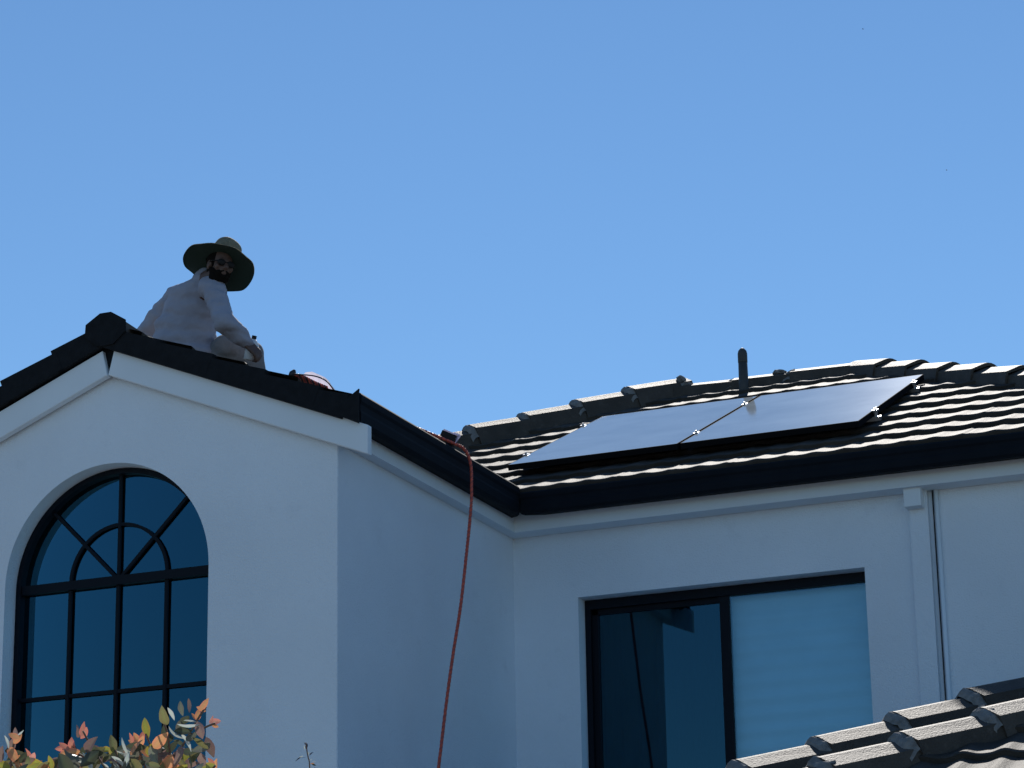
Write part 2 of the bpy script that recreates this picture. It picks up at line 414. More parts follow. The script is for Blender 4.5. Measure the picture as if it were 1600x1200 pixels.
mb = MB()  # gutter stop end behind the foot of the barge board
mb.prism([(GXF+0.004, YBG-0.034, GZ-0.003), (GXF+0.004, YBG-0.034, 5.515), (GXF+0.006, YBG-0.034, 5.530), (GXF-0.058, YBG-0.034, 5.488), (GXF-0.10, YBG-0.034, 5.45), (GXF-0.10, YBG-0.034, 5.40)], (0, 0.012, 0))
link('gutter_stop_end', mb.mesh(), 'verge', house)

# roof of the gabled wing
RL = 1.47/math.cos(math.atan(T22))
zr = 5.486
wing = empty('roof', (0, 0, 0)); wing.parent = house; wing.matrix_parent_inverse = Matrix.Translation(-Vector(house.location))
def mk_roof_base(faces_pts, m, parent, name='roof'):
    mb = MB()
    for pts in faces_pts: mb.prism(pts, (0, 0, -0.05))
    return link(name, mb.mesh(), m, parent)
bpy.data.objects.remove(wing)
za = zr+T22*1.484
wing = mk_roof_base([[(GXF-0.02, YBG+0.01, zr-0.03), (GXF-0.02, 16.5, zr-0.03), (GX, 16.5, za-0.04), (GX, YBG+0.01, za-0.04)],
                     [(2*GX-GXF+0.02, YBG+0.01, zr-0.03), (GX, YBG+0.01, za-0.04), (GX, 16.5, za-0.04), (2*GX-GXF+0.02, 16.5, zr-0.03)]], 'verge', house)
tile_roof('roof_tiles', (GXF-0.06, YBG+0.02, zr+0.012), (0, 1, 0), (-1, 0, 0), T22, RL, 4.7, 0.335, [(Vector((GX, 0, 0)), Vector((-1, 0, 0)))], parent=wing, seed=4, amp=0.006)
tile_roof('roof_tiles', (2*GX-GXF+0.06, YBG+0.02, zr+0.012), (0, 1, 0), (1, 0, 0), T22, RL, 4.7, 0.335, [(Vector((GX, 0, 0)), Vector((1, 0, 0)))], parent=wing, seed=5, amp=0.006)
# stepped verge tiles down both rakes
def verge_tiles(sgn, seed):
    rnd = random.Random(seed); mb = MB(); ca, sa = math.cos(math.atan(T22)), math.sin(math.atan(T22))
    dn = Vector((sgn*ca, 0, -sa)); nr = Vector((sgn*sa, 0, ca)); g_ = 0.335
    for k in range(5):
        a = -0.01+k*g_; b = a+g_+0.03
        if k == 4: b = min(b, 1.535)
        j = rnd.uniform(-0.004, 0.004)
        apex = Vector((GX, YBG-0.03, za-0.012-(0.012 if sgn > 0 else -0.012)))
        c0 = apex+dn*a; c1 = apex+dn*b
        h0, h1 = 0.0+j, 0.024+j; dp = 0.105
        pts = [c0+nr*h0, c1+nr*h1, c1+nr*(h1-0.03), c1+nr*(-dp), c0+nr*(-dp)]
        mb.prism([p+Vector((0, -0.0015*(k % 2), 0)) for p in pts], (0, 0.03, 0))
        mb.prism([c0+nr*h0+Vector((0, .03, 0)), c1+nr*h1+Vector((0, .03, 0)), c1+nr*(h1-0.025)+Vector((0, .03, 0)), c0+nr*(h0-0.025)+Vector((0, .03, 0))], (0, 0.14, 0))
    return mb.mesh()
link2('verge_tile', verge_tiles(1, 1), 'verge', wing); link2('verge_tile', verge_tiles(-1, 2), 'verge', wing)
link2('ridge_capping', cap_run((GX, YBG+0.0, za+0.026), (GX, 15.4, za+0.028), 0.38, 0.112, 0.05, 0.055, 0.8, 8, 0.024), ['cap', 'mortar'], wing)

# main hipped roof
YRG = 16.85; XA, XB = -5.75, -4.43; ZR = Z0+(YRG-Y0)*T24
base = mk_roof_base([[(-8.775, Y0+0.03, Z0-0.035), (XE+0.1, Y0+0.03, Z0-0.035), (XB, YRG, ZR-0.05), (XA, YRG, ZR-0.05)]], 'verge', house)
mbb = MB()
for pts in [[(XE+0.1, Y0+0.03, Z0-0.035), (XE+0.1, YB+0.37, Z0-0.035), (XB, YRG, ZR-0.05)], [(-8.775, Y0+0.03, Z0-0.035), (XA, YRG, ZR-0.05), (-8.775, YB+0.37, Z0-0.035)],
            [(XA, YRG, ZR-0.05), (XB, YRG, ZR-0.05), (XE+0.1, YB+0.37, Z0-0.035), (-8.775, YB+0.37, Z0-0.035)]]:
    mbb.prism(pts, (0, 0, -0.04))
link2('roof_slope', mbb.mesh(), 'tile', base)
s2 = math.sqrt(0.5)
tile_roof('roof_tiles', (-8.8, Y0+0.035, Z0+0.0016), (1, 0, 0), (0, 1, 0), T24, 3.4, 7.45, 0.332,
          [(Vector((XA, YRG, 0)), Vector((-s2, s2, 0))), (Vector((XB, YRG, 0)), Vector((s2, s2, 0))), (Vector((0, YRG, 0)), Vector((0, 1, 0)))], parent=base, seed=11, period=0.168, amp=0.0034, nose=0.029)
hl = 3.0
link2('hip_capping', cap_run((XA-hl, YRG-hl, ZR-hl*T24+0.112), (XA+0.03, YRG+0.03, ZR+0.118), 0.41, 0.115, 0.05, 0.13, 1.0, 21, 0.034), ['cap', 'mortar'], base)
link2('hip_capping', cap_run((XB+hl, YRG-hl, ZR-hl*T24+0.082), (XB-0.0, YRG+0.0, ZR+0.062), 0.40, 0.12, 0.05, 0.105, 0.0, 22, 0.03), ['cap', 'mortar'], base)
link2('ridge_capping', cap_run((XA+0.05, YRG, ZR+0.045), (XB-0.03, YRG, ZR+0.05), 0.43, 0.115, 0.045, 0.10, 1.0, 23, 0.012, rough_mortar=True), ['cap', 'mortar'], base)
for k, (c, r) in enumerate([((XA+0.06, YRG-0.03, ZR+0.088), (0.03, 0.05, 0.03)), ((-4.985, YRG-0.03, ZR+0.042), (0.05, 0.05, 0.022)), ((XA+0.11, YRG-0.05, ZR+0.035), (0.05, 0.05, 0.024))]):
    link2('mortar_bedding', clump(c, r, k*3.1), 'mortar', base)

# arched window
YF = YG+0.102
def arch_pts(r, n=48, cx=arch_c[0], cz=arch_c[1]): return [(cx+r*math.cos(math.pi*k/n), cz+r*math.sin(math.pi*k/n)) for k in range(n+1)]
outer = [(arch_c[0]-AR+0.002, SILL+.01), (arch_c[0]+AR-0.002, SILL+.01)]+arch_pts(AR-0.002)
ri = AR-0.030
inner = [(arch_c[0]-ri, SILL+0.06), (arch_c[0]+ri, SILL+0.06)]+arch_pts(ri)
fr = link('arched_window', plate(outer, [inner], YF, YF+0.05), 'frame', house)
fr['label'] = 'tall arched window with dark frame and sunburst glazing bars'
mb = MB(); cx, cz = arch_c; yb0, yb1 = YF+0.026, YF+0.040
mb.box((cx-ri-0.005, YF+0.012, cz-0.018), (cx+ri+0.005, YF+0.042, cz+0.030))
for i in (-1, 0, 1): mb.box((cx+i*ri*0.5-0.0095, yb0, SILL+0.05), (cx+i*ri*0.5+0.0095, yb1, cz-0.017))
for z in (cz-0.58, cz-1.16): mb.box((cx-ri-0.004, yb0+0.002, z-0.0095), (cx+ri+0.004, yb1-0.002, z+0.0095))
for ang in (45, 90, 135):
    a = rad(ang); d = Vector((math.cos(a), 0, math.sin(a))); nn = Vector((-math.sin(a), 0, math.cos(a)))
    mb.obox(Vector((cx, YF+0.033, cz+0.01))+d*(ri/2), d, Vector((0, 1, 0)), nn, (ri/2+0.004, 0.0065, 0.0085))
arc = []; r_ = ri*0.5
for k in range(32):
    a0, a1 = math.pi*k/32, math.pi*(k+1)/32
    for (ra, rb) in ((r_-0.0085, r_+0.0085),):
        mb.prism([(cx+ra*math.cos(a0), yb0+0.001, cz+0.02+ra*math.sin(a0)), (cx+rb*math.cos(a0), yb0+0.001, cz+0.02+rb*math.sin(a0)),
                  (cx+rb*math.cos(a1), yb0+0.001, cz+0.02+rb*math.sin(a1)), (cx+ra*math.cos(a1), yb0+0.001, cz+0.02+ra*math.sin(a1))], (0, 0.012, 0))
link2('glazing_bars', mb.mesh(), 'frame', fr)
link2('glass', plate([(x, z) for x, z in inner], [], YF+0.046, YF+0.049), 'glassdark', fr)

# sliding window
YW = YR+0.10
fo = [(wx0+0.002, wz0+.002), (wx1-0.002, wz0+.002), (wx1-0.002, wz1-0.002), (wx0+0.002, wz1-0.002)]
fi = [(wx0+0.035, wz0+0.05), (wx1-0.02, wz0+0.05), (wx1-0.02, wz1-0.055), (wx0+0.035, wz1-0.055)]
sf = link('sliding_window', plate(fo, [fi], YW, YW+0.07), 'frame', house)
sf['label'] = 'dark framed sliding window, dark left pane and pale blind behind the right pane'
mb = MB(); mb.box((-4.628, YW+0.012, wz0+0.045), (-4.572, YW+0.06, wz1-0.05)); mb.box((wx0+0.034, YW+0.03, wz1-0.085), (-4.62, YW+0.06, wz1-0.05)); mb.box((wx0+0.034, YW+0.03, wz0+0.05), (wx0+0.07, YW+0.06, wz1-0.05))
link2('mullion', mb.mesh(), 'frame', sf)
link2('glass', plate([(wx0+0.03, wz0+0.04), (-4.6, wz0+0.04), (-4.6, wz1-0.05), (wx0+0.03, wz1-0.05)], [], YW+0.044, YW+0.048), 'glassleft', sf)
link2('glass', plate([(-4.58, wz0+0.04), (wx1-0.015, wz0+0.04), (wx1-0.015, wz1-0.05), (-4.58, wz1-0.05)], [], YW+0.022, YW+0.026), 'glassclear', sf)
vs = []; fs = []; z = wz1-0.02; k = 0; yb = YW+0.09   # soft pleats
while z > wz0-0.02:
    dy = 0.0065*(math.sin(k*math.pi/4)); vs += [(-4.60, yb+dy, z), (wx1+0.04, yb+dy*0.9+0.002*math.sin(k*0.7), z)]; z -= 0.0115; k += 1
fs = [(2*i, 2*i+1, 2*i+3, 2*i+2) for i in range(k-1)]
link2('pleated_blind', mesh(vs, fs), 'blind', sf, True)
mb = MB(); pts = []
for i in range(121):
    x = wx0-0.02+(0.86+0.04)*i/120; pts.append((x, YW+0.16+0.022*math.sin(i*0.42)+0.01*math.sin(i*0.9+1)))
vs = [(x, y, wz0-0.1) for x, y in pts]+[(x, y, wz1+0.1) for x, y in pts]; n = len(pts)
me = mesh(vs, [(i, i+1, n+i+1, n+i) for i in range(n-1)])
link2('curtain', me, 'curtain', sf, True)

# rain head, downpipe and conduit on the rear wall
mb = MB(); mb.box((-3.476, YR-0.112, 5.185), (-3.381, YR-0.003, 5.395)); rh = link('downpipe', bevel(mb.mesh(), 0.005, 2), 'trim', house)
mb = MB(); mb.box((-3.471, YR-0.03, 0), (-3.365, YR-0.002, 5.3)); link2('pipe', bevel(mb.mesh(), 0.006, 2), 'render', rh)
mb = MB(); mb.tube([(-3.337, YR-0.014, 5.36), (-3.337, YR-0.014, 4.2), (-3.339, YR-0.014, 2.0), (-3.337, YR-0.014, 0)], 0.0042, 8)
link('cable', mb.mesh(), 'hosedark', house, True)
mb = MB(); mb.tube([(-3.317, YR-0.012, 5.36), (-3.317, YR-0.012, 0)], 0.0115, 12); link('conduit', mb.mesh(), 'trim', house, True)

# ------------------------------------------------------------------ lower roof in the foreground (right)
P2 = Vector((-2.682, 10.558, 3.348))
def low_wing(P, eaveY, right, back, seed, rough, cap_over=0.034, capp=0.40):
    # hip passes through P ; eave at eaveY in front
    k = P.y-eaveY; e0 = P-Vector((1, 1, TLOW))*k; e0.z -= 0.11
    top = P+Vector((1, 1, TLOW))*back; top.z -= 0.11
    b = MB()
    b.prism([e0, (right, e0.y, e0.z), (right, top.y, top.z), top], (0, 0, -0.06))
    b.prism([e0, top, (e0.x, top.y+(top.y-e0.y), e0.z)], (0, 0, -0.06))
    o = link('lower_roof', b.mesh(), 'verge', house)
    tile_roof('roof_tiles', (e0.x, e0.y-0.03, e0.z+0.012), (1, 0, 0), (0, 1, 0), TLOW, (top.y-e0.y)/math.cos(rad(24)), right-e0.x, 0.332,
              [(e0, Vector((-s2, s2, 0))), (top, Vector((0, 1, 0)))], parent=o, seed=seed, period=0.168, amp=0.0075, nose=0.030, du=0.014)
    dn = Vector((1, 1, TLOW)).normalized(); na_ = int((P-e0).length/capp)+2; nb_ = int((top-P).length/capp)
    h = cap_run(P-dn*na_*capp, P+dn*nb_*capp, capp, 0.125, 0.055, 0.09, 1.0, seed+7, cap_over, rough_mortar=rough)
    link2('hip_capping', h, ['cap', 'mortar'], o)
    w = MB(); w.box((e0.x+0.45, e0.y+0.45, 0), (right-0.05, e0.y+0.65, e0.z-0.02)); w.box((e0.x+0.45, e0.y+0.65, 0), (e0.x+0.65, YR-0.02, e0.z-0.02))
    link('lower_wall', w.mesh(), 'render', house)
low_wing(P2, 9.3, 0.6, 1.9, 31, True)
P1 = Vector((-2.974, 11.584, 3.609))
low_wing(P1, 10.7, 0.4, 1.7, 41, False, 0.038, 0.41)

# ------------------------------------------------------------------ solar panels on the main roof
vS = Vector((0, math.cos(rad(24)), math.sin(rad(24)))); nS = Vector((0, -math.sin(rad(24)), math.cos(rad(24)))); uS = Vector((1, 0, 0))
HP = 0.068
def rp(x, Y, h): return Vector((x, Y, Z0+(Y-Y0)*TLOW+h))
PX0, PX1, PYF, PYB = -5.932, -3.776, 14.27, 15.91
pw = (PX1-PX0-0.02)/2
Lp = (PYB-PYF)/math.cos(rad(24))
def make_panel(x0, label):
    c = rp(x0+pw/2, (PYF+PYB)/2, HP+0.02)
    t = empty('solar_panel', c, label, 'solar panel', 'solar panels on the main roof')
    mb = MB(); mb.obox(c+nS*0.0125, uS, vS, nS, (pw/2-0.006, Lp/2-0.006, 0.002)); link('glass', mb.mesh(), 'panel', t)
    mb = MB(); hw_, hl_ = pw/2, Lp/2
    for s in (-1, 1):
        mb.obox(c+uS*s*(hw_-0.0025)-nS*0.003, uS, vS, nS, (0.0025, hl_, 0.0178)); mb.obox(c+vS*s*(hl_-0.0025)-nS*0.003, uS, vS, nS, (hw_-0.005, 0.0025, 0.0178))
    mb.obox(c-nS*0.012, uS, vS, nS, (hw_-0.006, hl_-0.006, 0.006))
    link('frame', mb.mesh(), 'panelframe', t)
    return t
pA = make_panel(PX0, 'left solar panel, its lower left corner over the inner gutter corner')
pB = make_panel(PX0+pw+0.02, 'right solar panel mirroring the vent pipe, bright clamps on its right edge')
for f in (0.2, 0.8):
    Yc = PYF+(PYB-PYF)*f; c = rp((PX0+PX1)/2, Yc, HP-0.014)
    mb = MB(); mb.obox(c, uS, vS, nS, ((PX1-PX0)/2+0.045, 0.02, 0.012))
    lab = 'aluminium mounting rail under the lower half of the solar panels' if f < 0.5 else 'aluminium mounting rail under the upper half of the solar panels'
    rail = empty('mounting_rail', c, lab, 'rail', 'rails under the solar panels')
    link('bar', mb.mesh(), 'alu', rail)
    for xx in (PX0-0.014, (PX0+PX1)/2, PX1+0.014):
        mb = MB(); cc = rp(xx, Yc, HP+0.034)
        mb.obox(cc, uS, vS, nS, (0.016, 0.028, 0.006)); mb.obox(cc-nS*0.03, uS, vS, nS, (0.006, 0.024, 0.03)); mb.tube([cc, cc+nS*0.018], 0.008, 8)
        link('clamp', bevel(mb.mesh(), 0.002, 1), 'alu', rail)
    for xx in (PX0+0.35, PX1-0.25, (PX0+PX1)/2+0.1):
        mb = MB(); cc = rp(xx, Yc, 0)
        mb.obox(cc+nS*0.045, uS, vS, nS, (0.018, 0.004, 0.045)); mb.obox(cc+nS*0.012+vS*0.05, uS, vS, nS, (0.018, 0.06, 0.003))
        link('roof_hook', mb.mesh(), 'alu', rail)

# ------------------------------------------------------------------ vent pipe
vb = Vector((-5.187, 16.648, 6.72))
vp = empty('vent_pipe', vb, 'dark round-topped vent pipe standing up through the tiles behind the solar panels', 'pipe')
mb = MB(); mb.tube([vb-Vector((0, 0, .1)), vb+Vector((0, 0, 0.30))], [0.036, 0.031], 20); link('pipe', mb.mesh(), 'pvc', vp, True)
mb = MB(); mb.tube([vb+Vector((0, 0, z)) for z in (0.27, 0.275, 0.335, 0.356, 0.372, 0.379)], [0.031, 0.033, 0.033, 0.028, 0.015, 0.002], 20); link('cap', mb.mesh(), 'pvc', vp, True)
mb = MB(); mb.tube([vb+Vector((0, 0, z)) for z in (-0.06, 0.005, 0.02)], [0.07, 0.045, 0.028], 20); link('flashing', mb.mesh(), 'verge', vp, True)
# ------------------------------------------------------------------ the person sitting astride the ridge
class Body(MB):
    def cap(s, a, b, ra, rb, n=6, nu=14):
        a = Vector(a); b = Vector(b)
        for k in range(n+1):
            t = k/n; r = ra+(rb-ra)*t; s.ell(a.lerp(b, t), r, r, r, None, nu, 8)
    def chain(s, pts, n=6):
        for (p, r), (q, u) in zip(pts[:-1], pts[1:]): s.cap(p, q, r, u, n)
def remesh(mb, voxel, name, smooth=3):
    me = mesh(mb.v, mb.f); ob = bpy.data.objects.new('tmp', me); COL.objects.link(ob)
    m = ob.modifiers.new('r', 'REMESH'); m.mode = 'VOXEL'; m.voxel_size = voxel
    if smooth:
        sm = ob.modifiers.new('s', 'SMOOTH'); sm.factor = 0.6; sm.iterations = smooth
    dg = bpy.context.evaluated_depsgraph_get(); dg.update()
    out = bpy.data.meshes.new_from_object(ob.evaluated_get(dg)); bpy.data.objects.remove(ob)
    out.materials.clear(); return out
SEAT = Vector((-7.22, 12.86, 6.13))
person = empty('person', SEAT, 'person in a wide brimmed hat and pale long-sleeved shirt sitting on the gable roof ridge', 'person')
f = Vector((0.80, -0.58, -0.16)).normalized(); up = Vector((0.02, 0.12, 0.98)); up = (up-f*up.dot(f)).normalized(); rt = f.cross(up).normalized()
Hc = Vector((-7.035, 12.71, 6.715)); HM = Matrix((rt, f, up)).transposed()
HS = 0.90
def H(x, y, z): return Hc+rt*x*HS+f*y*HS+up*(z*HS-0.004)
b = Body()
b.ell(Hc+up*0.022-f*0.012, 0.067, 0.084, 0.080, HM, 20, 14); b.ell(H(0, 0.022, -0.035), 0.050, 0.060, 0.065, HM, 18, 12)
b.ell(H(0, 0.05, -0.085), 0.03, 0.03, 0.022, HM)                                             # chin
b.cap(H(0, 0.082, 0.012), H(0, 0.104, -0.022), 0.009, 0.014, 4); b.ell(H(0.012, 0.09, -0.026), 0.009, 0.011, 0.008, HM); b.ell(H(-0.012, 0.09, -0.026), 0.009, 0.011, 0.008, HM)
b.ell(H(0, 0.078, 0.024), 0.048, 0.012, 0.009, HM)                                             # brow
b.ell(H(0, 0.082, -0.05), 0.022, 0.010, 0.005, HM); b.ell(H(0, 0.080, -0.060), 0.019, 0.010, 0.006, HM)  # lips
for s_ in (-1, 1):
    b.ell(H(s_*0.075, -0.01, -0.008), 0.008, 0.02, 0.032, HM); b.ell(H(s_*0.045, 0.062, -0.018), 0.018, 0.018, 0.02, HM)
neck = Vector((-7.165, 12.78, 6.665))
b.chain([(H(0, -0.02, -0.05), 0.05), (neck, 0.056), (Vector((-7.20, 12.80, 6.60)), 0.07)], 5)
pel = Vector((-7.30, 12.86, 6.265)); chest = Vector((-7.265, 12.83, 6.53)); Rs = Vector((-7.065, 12.70, 6.575)); Ls = Vector((-7.45, 12.94, 6.655))
Re = Vector((-6.945, 12.60, 6.335)); Rw = Vector((-6.880, 12.74, 6.245)); Le = Vector((-7.70, 13.06, 6.52)); Lw = Vector((-7.76, 13.16, 6.29))
b.chain([(pel, 0.09), (Vector((-7.32, 12.87, 6.4)), 0.08), (chest+Vector((-.01, .02, -.02)), 0.085), (Vector((-7.23, 12.82, 6.59)), 0.06)])
b.chain([(Rs, 0.05), (Re, 0.042), (Rw, 0.026)]); b.chain([(Ls, 0.05), (Le, 0.042), (Lw, 0.026)])
Rh = Vector((-7.20, 12.90, 6.21)); Lh = Vector((-7.42, 12.92, 6.22)); Rk = Vector((-6.975, 12.98, 6.255)); Lk = Vector((-7.72, 13.20, 6.19)); Rf = Vector((-6.95, 13.02, 6.06)); Lf = Vector((-7.72, 13.2, 5.93))
b.chain([(Rh, 0.07), (Rk, 0.05), (Rf, 0.034)]); b.chain([(Lh, 0.07), (Lk, 0.05), (Lf, 0.034)])
def hand(b, w, d, pn, side):
    """palm from the wrist w along d, palm normal pn, thumb leaving the side of the palm"""
    d = Vector(d).normalized(); pn = Vector(pn); pn = (pn-d*pn.dot(d)).normalized(); sd = d.cross(pn)*side
    for k in range(5):
        t = k/4; b.cap(w+d*(0.01+0.075*t)-sd*0.026, w+d*(0.01+0.075*t)+sd*0.026, 0.013, 0.013, 3, 10)
    for i, (ln, off) in enumerate(((0.068, 0.030), (0.076, 0.010), (0.071, -0.010), (0.055, -0.029))):
        p = w+d*0.088+sd*off; q = p+(d*0.75+pn*0.55).normalized()*ln*0.42; r = q+(d*0.15+pn*1.0).normalized()*ln*0.33; t = r+(-d*0.6+pn*0.6).normalized()*ln*0.25
        b.cap(p, q, 0.0095, 0.009, 4, 8); b.cap(q, r, 0.009, 0.0085, 4, 8); b.cap(r, t, 0.0085, 0.0075, 3, 8)
    p = w+d*0.03+sd*0.034; q = p+(d*0.6+sd*0.7+pn*0.3).normalized()*0.034; r = q+(d*0.8+pn*0.55).normalized()*0.03
    b.cap(p, q, 0.012, 0.0105, 4, 8); b.cap(q, r, 0.010, 0.0085, 4, 8)
hand(b, Rw, (0.55, 0.35, -0.62), (-0.4, 0.5, -0.6), 1); hand(b, Lw, (0.1, 0.5, -0.7), (0.2, 0.3, -0.9), -1)
me = remesh(b, 0.0065, 'person', 2); link('body', me, 'skin', person, True)
# shirt
s = Body()
RX = Vector((0.94, 0.34, 0)).normalized(); FX = Vector((-0.34, 0.94, 0)); SM = Matrix((RX, FX, Vector((0, 0, 1)))).transposed()
for c, rx, ry, rz in [((-7.325, 12.86, 6.24), 0.205, 0.145, 0.11), ((-7.345, 12.86, 6.34), 0.198, 0.145, 0.12), ((-7.33, 12.85, 6.43), 0.182, 0.14, 0.12), ((-7.29, 12.84, 6.52), 0.17, 0.13, 0.12), ((-7.255, 12.82, 6.595), 0.16, 0.11, 0.085), ((-7.215, 12.80, 6.635), 0.105, 0.08, 0.06)]:
    s.ell(c, rx, ry, rz, SM, 24, 16)
s.chain([(Rs+Vector((-.05, .02, .02)), 0.066), (Rs, 0.070), (Rs.lerp(Re, .5), 0.064), (Re, 0.066), (Re.lerp(Rw, .6), 0.058), (Rw, 0.044)], 7)
s.chain([(Ls+Vector((.06, -.02, 0)), 0.070), (Ls, 0.070), (Ls.lerp(Le, .5), 0.072), (Le, 0.070), (Le.lerp(Lw, .6), 0.052), (Lw, 0.040)], 7)
s.chain([(neck+Vector((-0.04, 0.02, -0.04)), 0.075), (neck+Vector((-0.030, 0.012, 0.0)), 0.066), (neck+Vector((-0.018, 0.008, 0.028)), 0.056)], 5)
s.ell(Rs+Vector((-0.03, 0.01, 0.02)), 0.075, 0.07, 0.065, SM, 16, 10)
me = remesh(s, 0.010, 'shirt', 3)
for v in me.vertices:
    p = v.co; w = noise.noise(Vector((p.x*9, p.y*9, p.z*22)))*0.009+noise.noise(Vector((p.x*26+4, p.y*26, p.z*48)))*0.004
    diag = math.sin((p.x*0.8+p.z*1.3)*42+noise.noise(p*7)*5)*0.0028
    v.co = p+v.normal*(w+diag)
me.update(); link('shirt', me, 'shirt', person, True)
# trousers and boots
t_ = Body()
t_.ell((-7.305, 12.87, 6.215), 0.17, 0.13, 0.085, SM, 20, 12)
for a, c, d in ((Rh, Rk, Rf), (Lh, Lk, Lf)):
    t_.ell((-7.08, 12.90, 6.285), 0.105, 0.09, 0.08, SM, 14, 10)
    t_.chain([(a, 0.095), (a.lerp(c, .5), 0.090), (c, 0.078), (c.lerp(d, .5), 0.064), (d+Vector((0, 0, .02)), 0.052)], 6)
me = remesh(t_, 0.011, 'trousers', 3)
for v in me.vertices: v.co = v.co+v.normal*(noise.noise(v.co*16)*0.008)
link('trousers', me, 'trouser', person, True)
for d in (Rf, Lf):
    q = Body(); sg = 1 if d is Rf else -1
    q.chain([(d+Vector((0, 0, .03)), 0.040), (d+Vector((0.0, 0.01, -0.012)), 0.040), (d+Vector((0.04*sg, 0.10, -0.022)), 0.036), (d+Vector((0.07*sg, 0.17, -0.032)), 0.028)], 5)
    link('boot', remesh(q, 0.009, 'boot', 2), 'boot', person, True)
# hair, beard, sunglasses
h = Body()
h.ell(Hc+up*0.022-f*0.020, 0.073, 0.086, 0.081, HM, 20, 14); h.ell(H(0, -0.055, -0.03), 0.056, 0.04, 0.052, HM)
link('hair', remesh(h, 0.006, 'hair', 2), 'hair', person, True)
h = Body()
for a in range(-6, 7):
    an = a*0.235; h.cap(H(math.sin(an)*0.064, -0.002+math.cos(an)*0.074, -0.030-0.022*math.cos(an)), H(math.sin(an)*0.050, 0.0+math.cos(an)*0.066, -0.088-0.010*math.cos(an)), 0.011, 0.014, 4, 8)
for a in range(-3, 4): h.ell(H(a*0.009, 0.086, -0.041-abs(a)*0.004), 0.008, 0.008, 0.006, HM)
h.ell(H(0, 0.074, -0.078), 0.028, 0.016, 0.018, HM)
for s_ in (-1, 1): h.ell(H(s_*0.032, 0.068, -0.060), 0.012, 0.014, 0.020, HM)
hb = remesh(h, 0.005, 'beard', 2)
bm = bmesh.new(); bm.from_mesh(hb)
for v in bm.verts: v.co += v.normal*noise.noise(v.co*60)*0.004
bm.to_mesh(hb); bm.free(); link('beard', hb, 'hair', person, True)
g_ = MB()
for s_ in (-1, 1):
    g_.ell(H(s_*0.031, 0.088, 0.006), 0.027, 0.009, 0.019, HM, 16, 10)
    g_.tube([H(s_*0.055, 0.082, 0.012), H(s_*0.076, 0.04, 0.012), H(s_*0.08, -0.01, 0.008)], 0.003, 6)
g_.tube([H(-0.01, 0.094, 0.012), H(0.01, 0.094, 0.012)], 0.003, 6)
link('sunglasses', g_.mesh(), 'black', person, True)
# hat: axis tipped back, wide brim, low crown
nh = Vector((0.055, 0.43, 0.90)).normalized(); hx = Vector((0.95, 0.1, -0.1)); hx = (hx-nh*hx.dot(nh)).normalized(); hy = nh.cross(hx)
BC = Vector((-7.060, 12.745, 6.742))
vs = []; fs = []; nr_, na = 9, 56
def brimp(r, a, z=0.0):
    e = (r-0.08)/0.125; dz = -0.020*e*e+0.012*e*math.cos(2*a+0.6)+(0.007*math.sin(3*a+1)+0.005*math.sin(5*a)+0.003*math.sin(9*a+2))*e*e
    return BC+hx*r*math.cos(a)*1.02+hy*r*math.sin(a)*0.98+nh*(dz+z)
for side in (0, 1):
    for j in range(nr_):
        r = 0.078+0.127*j/(nr_-1)
        for i in range(na): vs.append(brimp(r, 2*math.pi*i/na, -0.002 if side else 0.002))
mi = []
for side in (0, 1):
    o_ = side*nr_*na
    for j in range(nr_-1):
        for i in range(na): fs.append((o_+j*na+i, o_+j*na+(i+1) % na, o_+(j+1)*na+(i+1) % na, o_+(j+1)*na+i)); mi.append(side)
for i in range(na):
    a_, b_ = (nr_-1)*na+i, (nr_-1)*na+(i+1) % na; fs.append((a_, b_, nr_*na+b_, nr_*na+a_)); mi.append(0)
hat = mesh(vs, fs)
for p_, k in zip(hat.polygons, mi): p_.material_index = k
hb_ = link('hat', hat, ['straw', 'hatu'], person, True)
vs = []; fs = []; prof = [(0.080, 0.0), (0.083, 0.04), (0.081, 0.09), (0.077, 0.128), (0.068, 0.140), (0.045, 0.142), (0.02, 0.136), (0.001, 0.135)]
for (r, z) in prof:
    for i in range(40):
        a = 2*math.pi*i/40; vs.append(BC+hx*(r*1.0*math.cos(a)+z*0.16)+hy*r*1.08*math.sin(a)+nh*(z+0.003*math.sin(3*a)))
for j in range(len(prof)-1):
    for i in range(40): fs.append((j*40+i, j*40+(i+1) % 40, (j+1)*40+(i+1) % 40, (j+1)*40+i))
link2('crown', mesh(vs, fs), 'straw', hb_, True)
# bottle held in the right hand
bp = Vector((-6.875, 12.80, 6.215)); bd = Vector((0.25, -0.1, 0.9)).normalized()
bt = empty('drink_bottle', bp, 'small white bottle with a dark cap in the hand of the person on the roof', 'bottle')
m_ = MB(); m_.tube([bp-bd*0.06, bp-bd*0.055, bp+bd*0.03, bp+bd*0.05, bp+bd*0.062], [0.028, 0.036, 0.036, 0.024, 0.014], 18); link('body', m_.mesh(), 'white', bt, True)
m_ = MB(); m_.tube([bp+bd*0.06, bp+bd*0.082], [0.014, 0.014], 14); link('cap', m_.mesh(), 'black', bt, True)

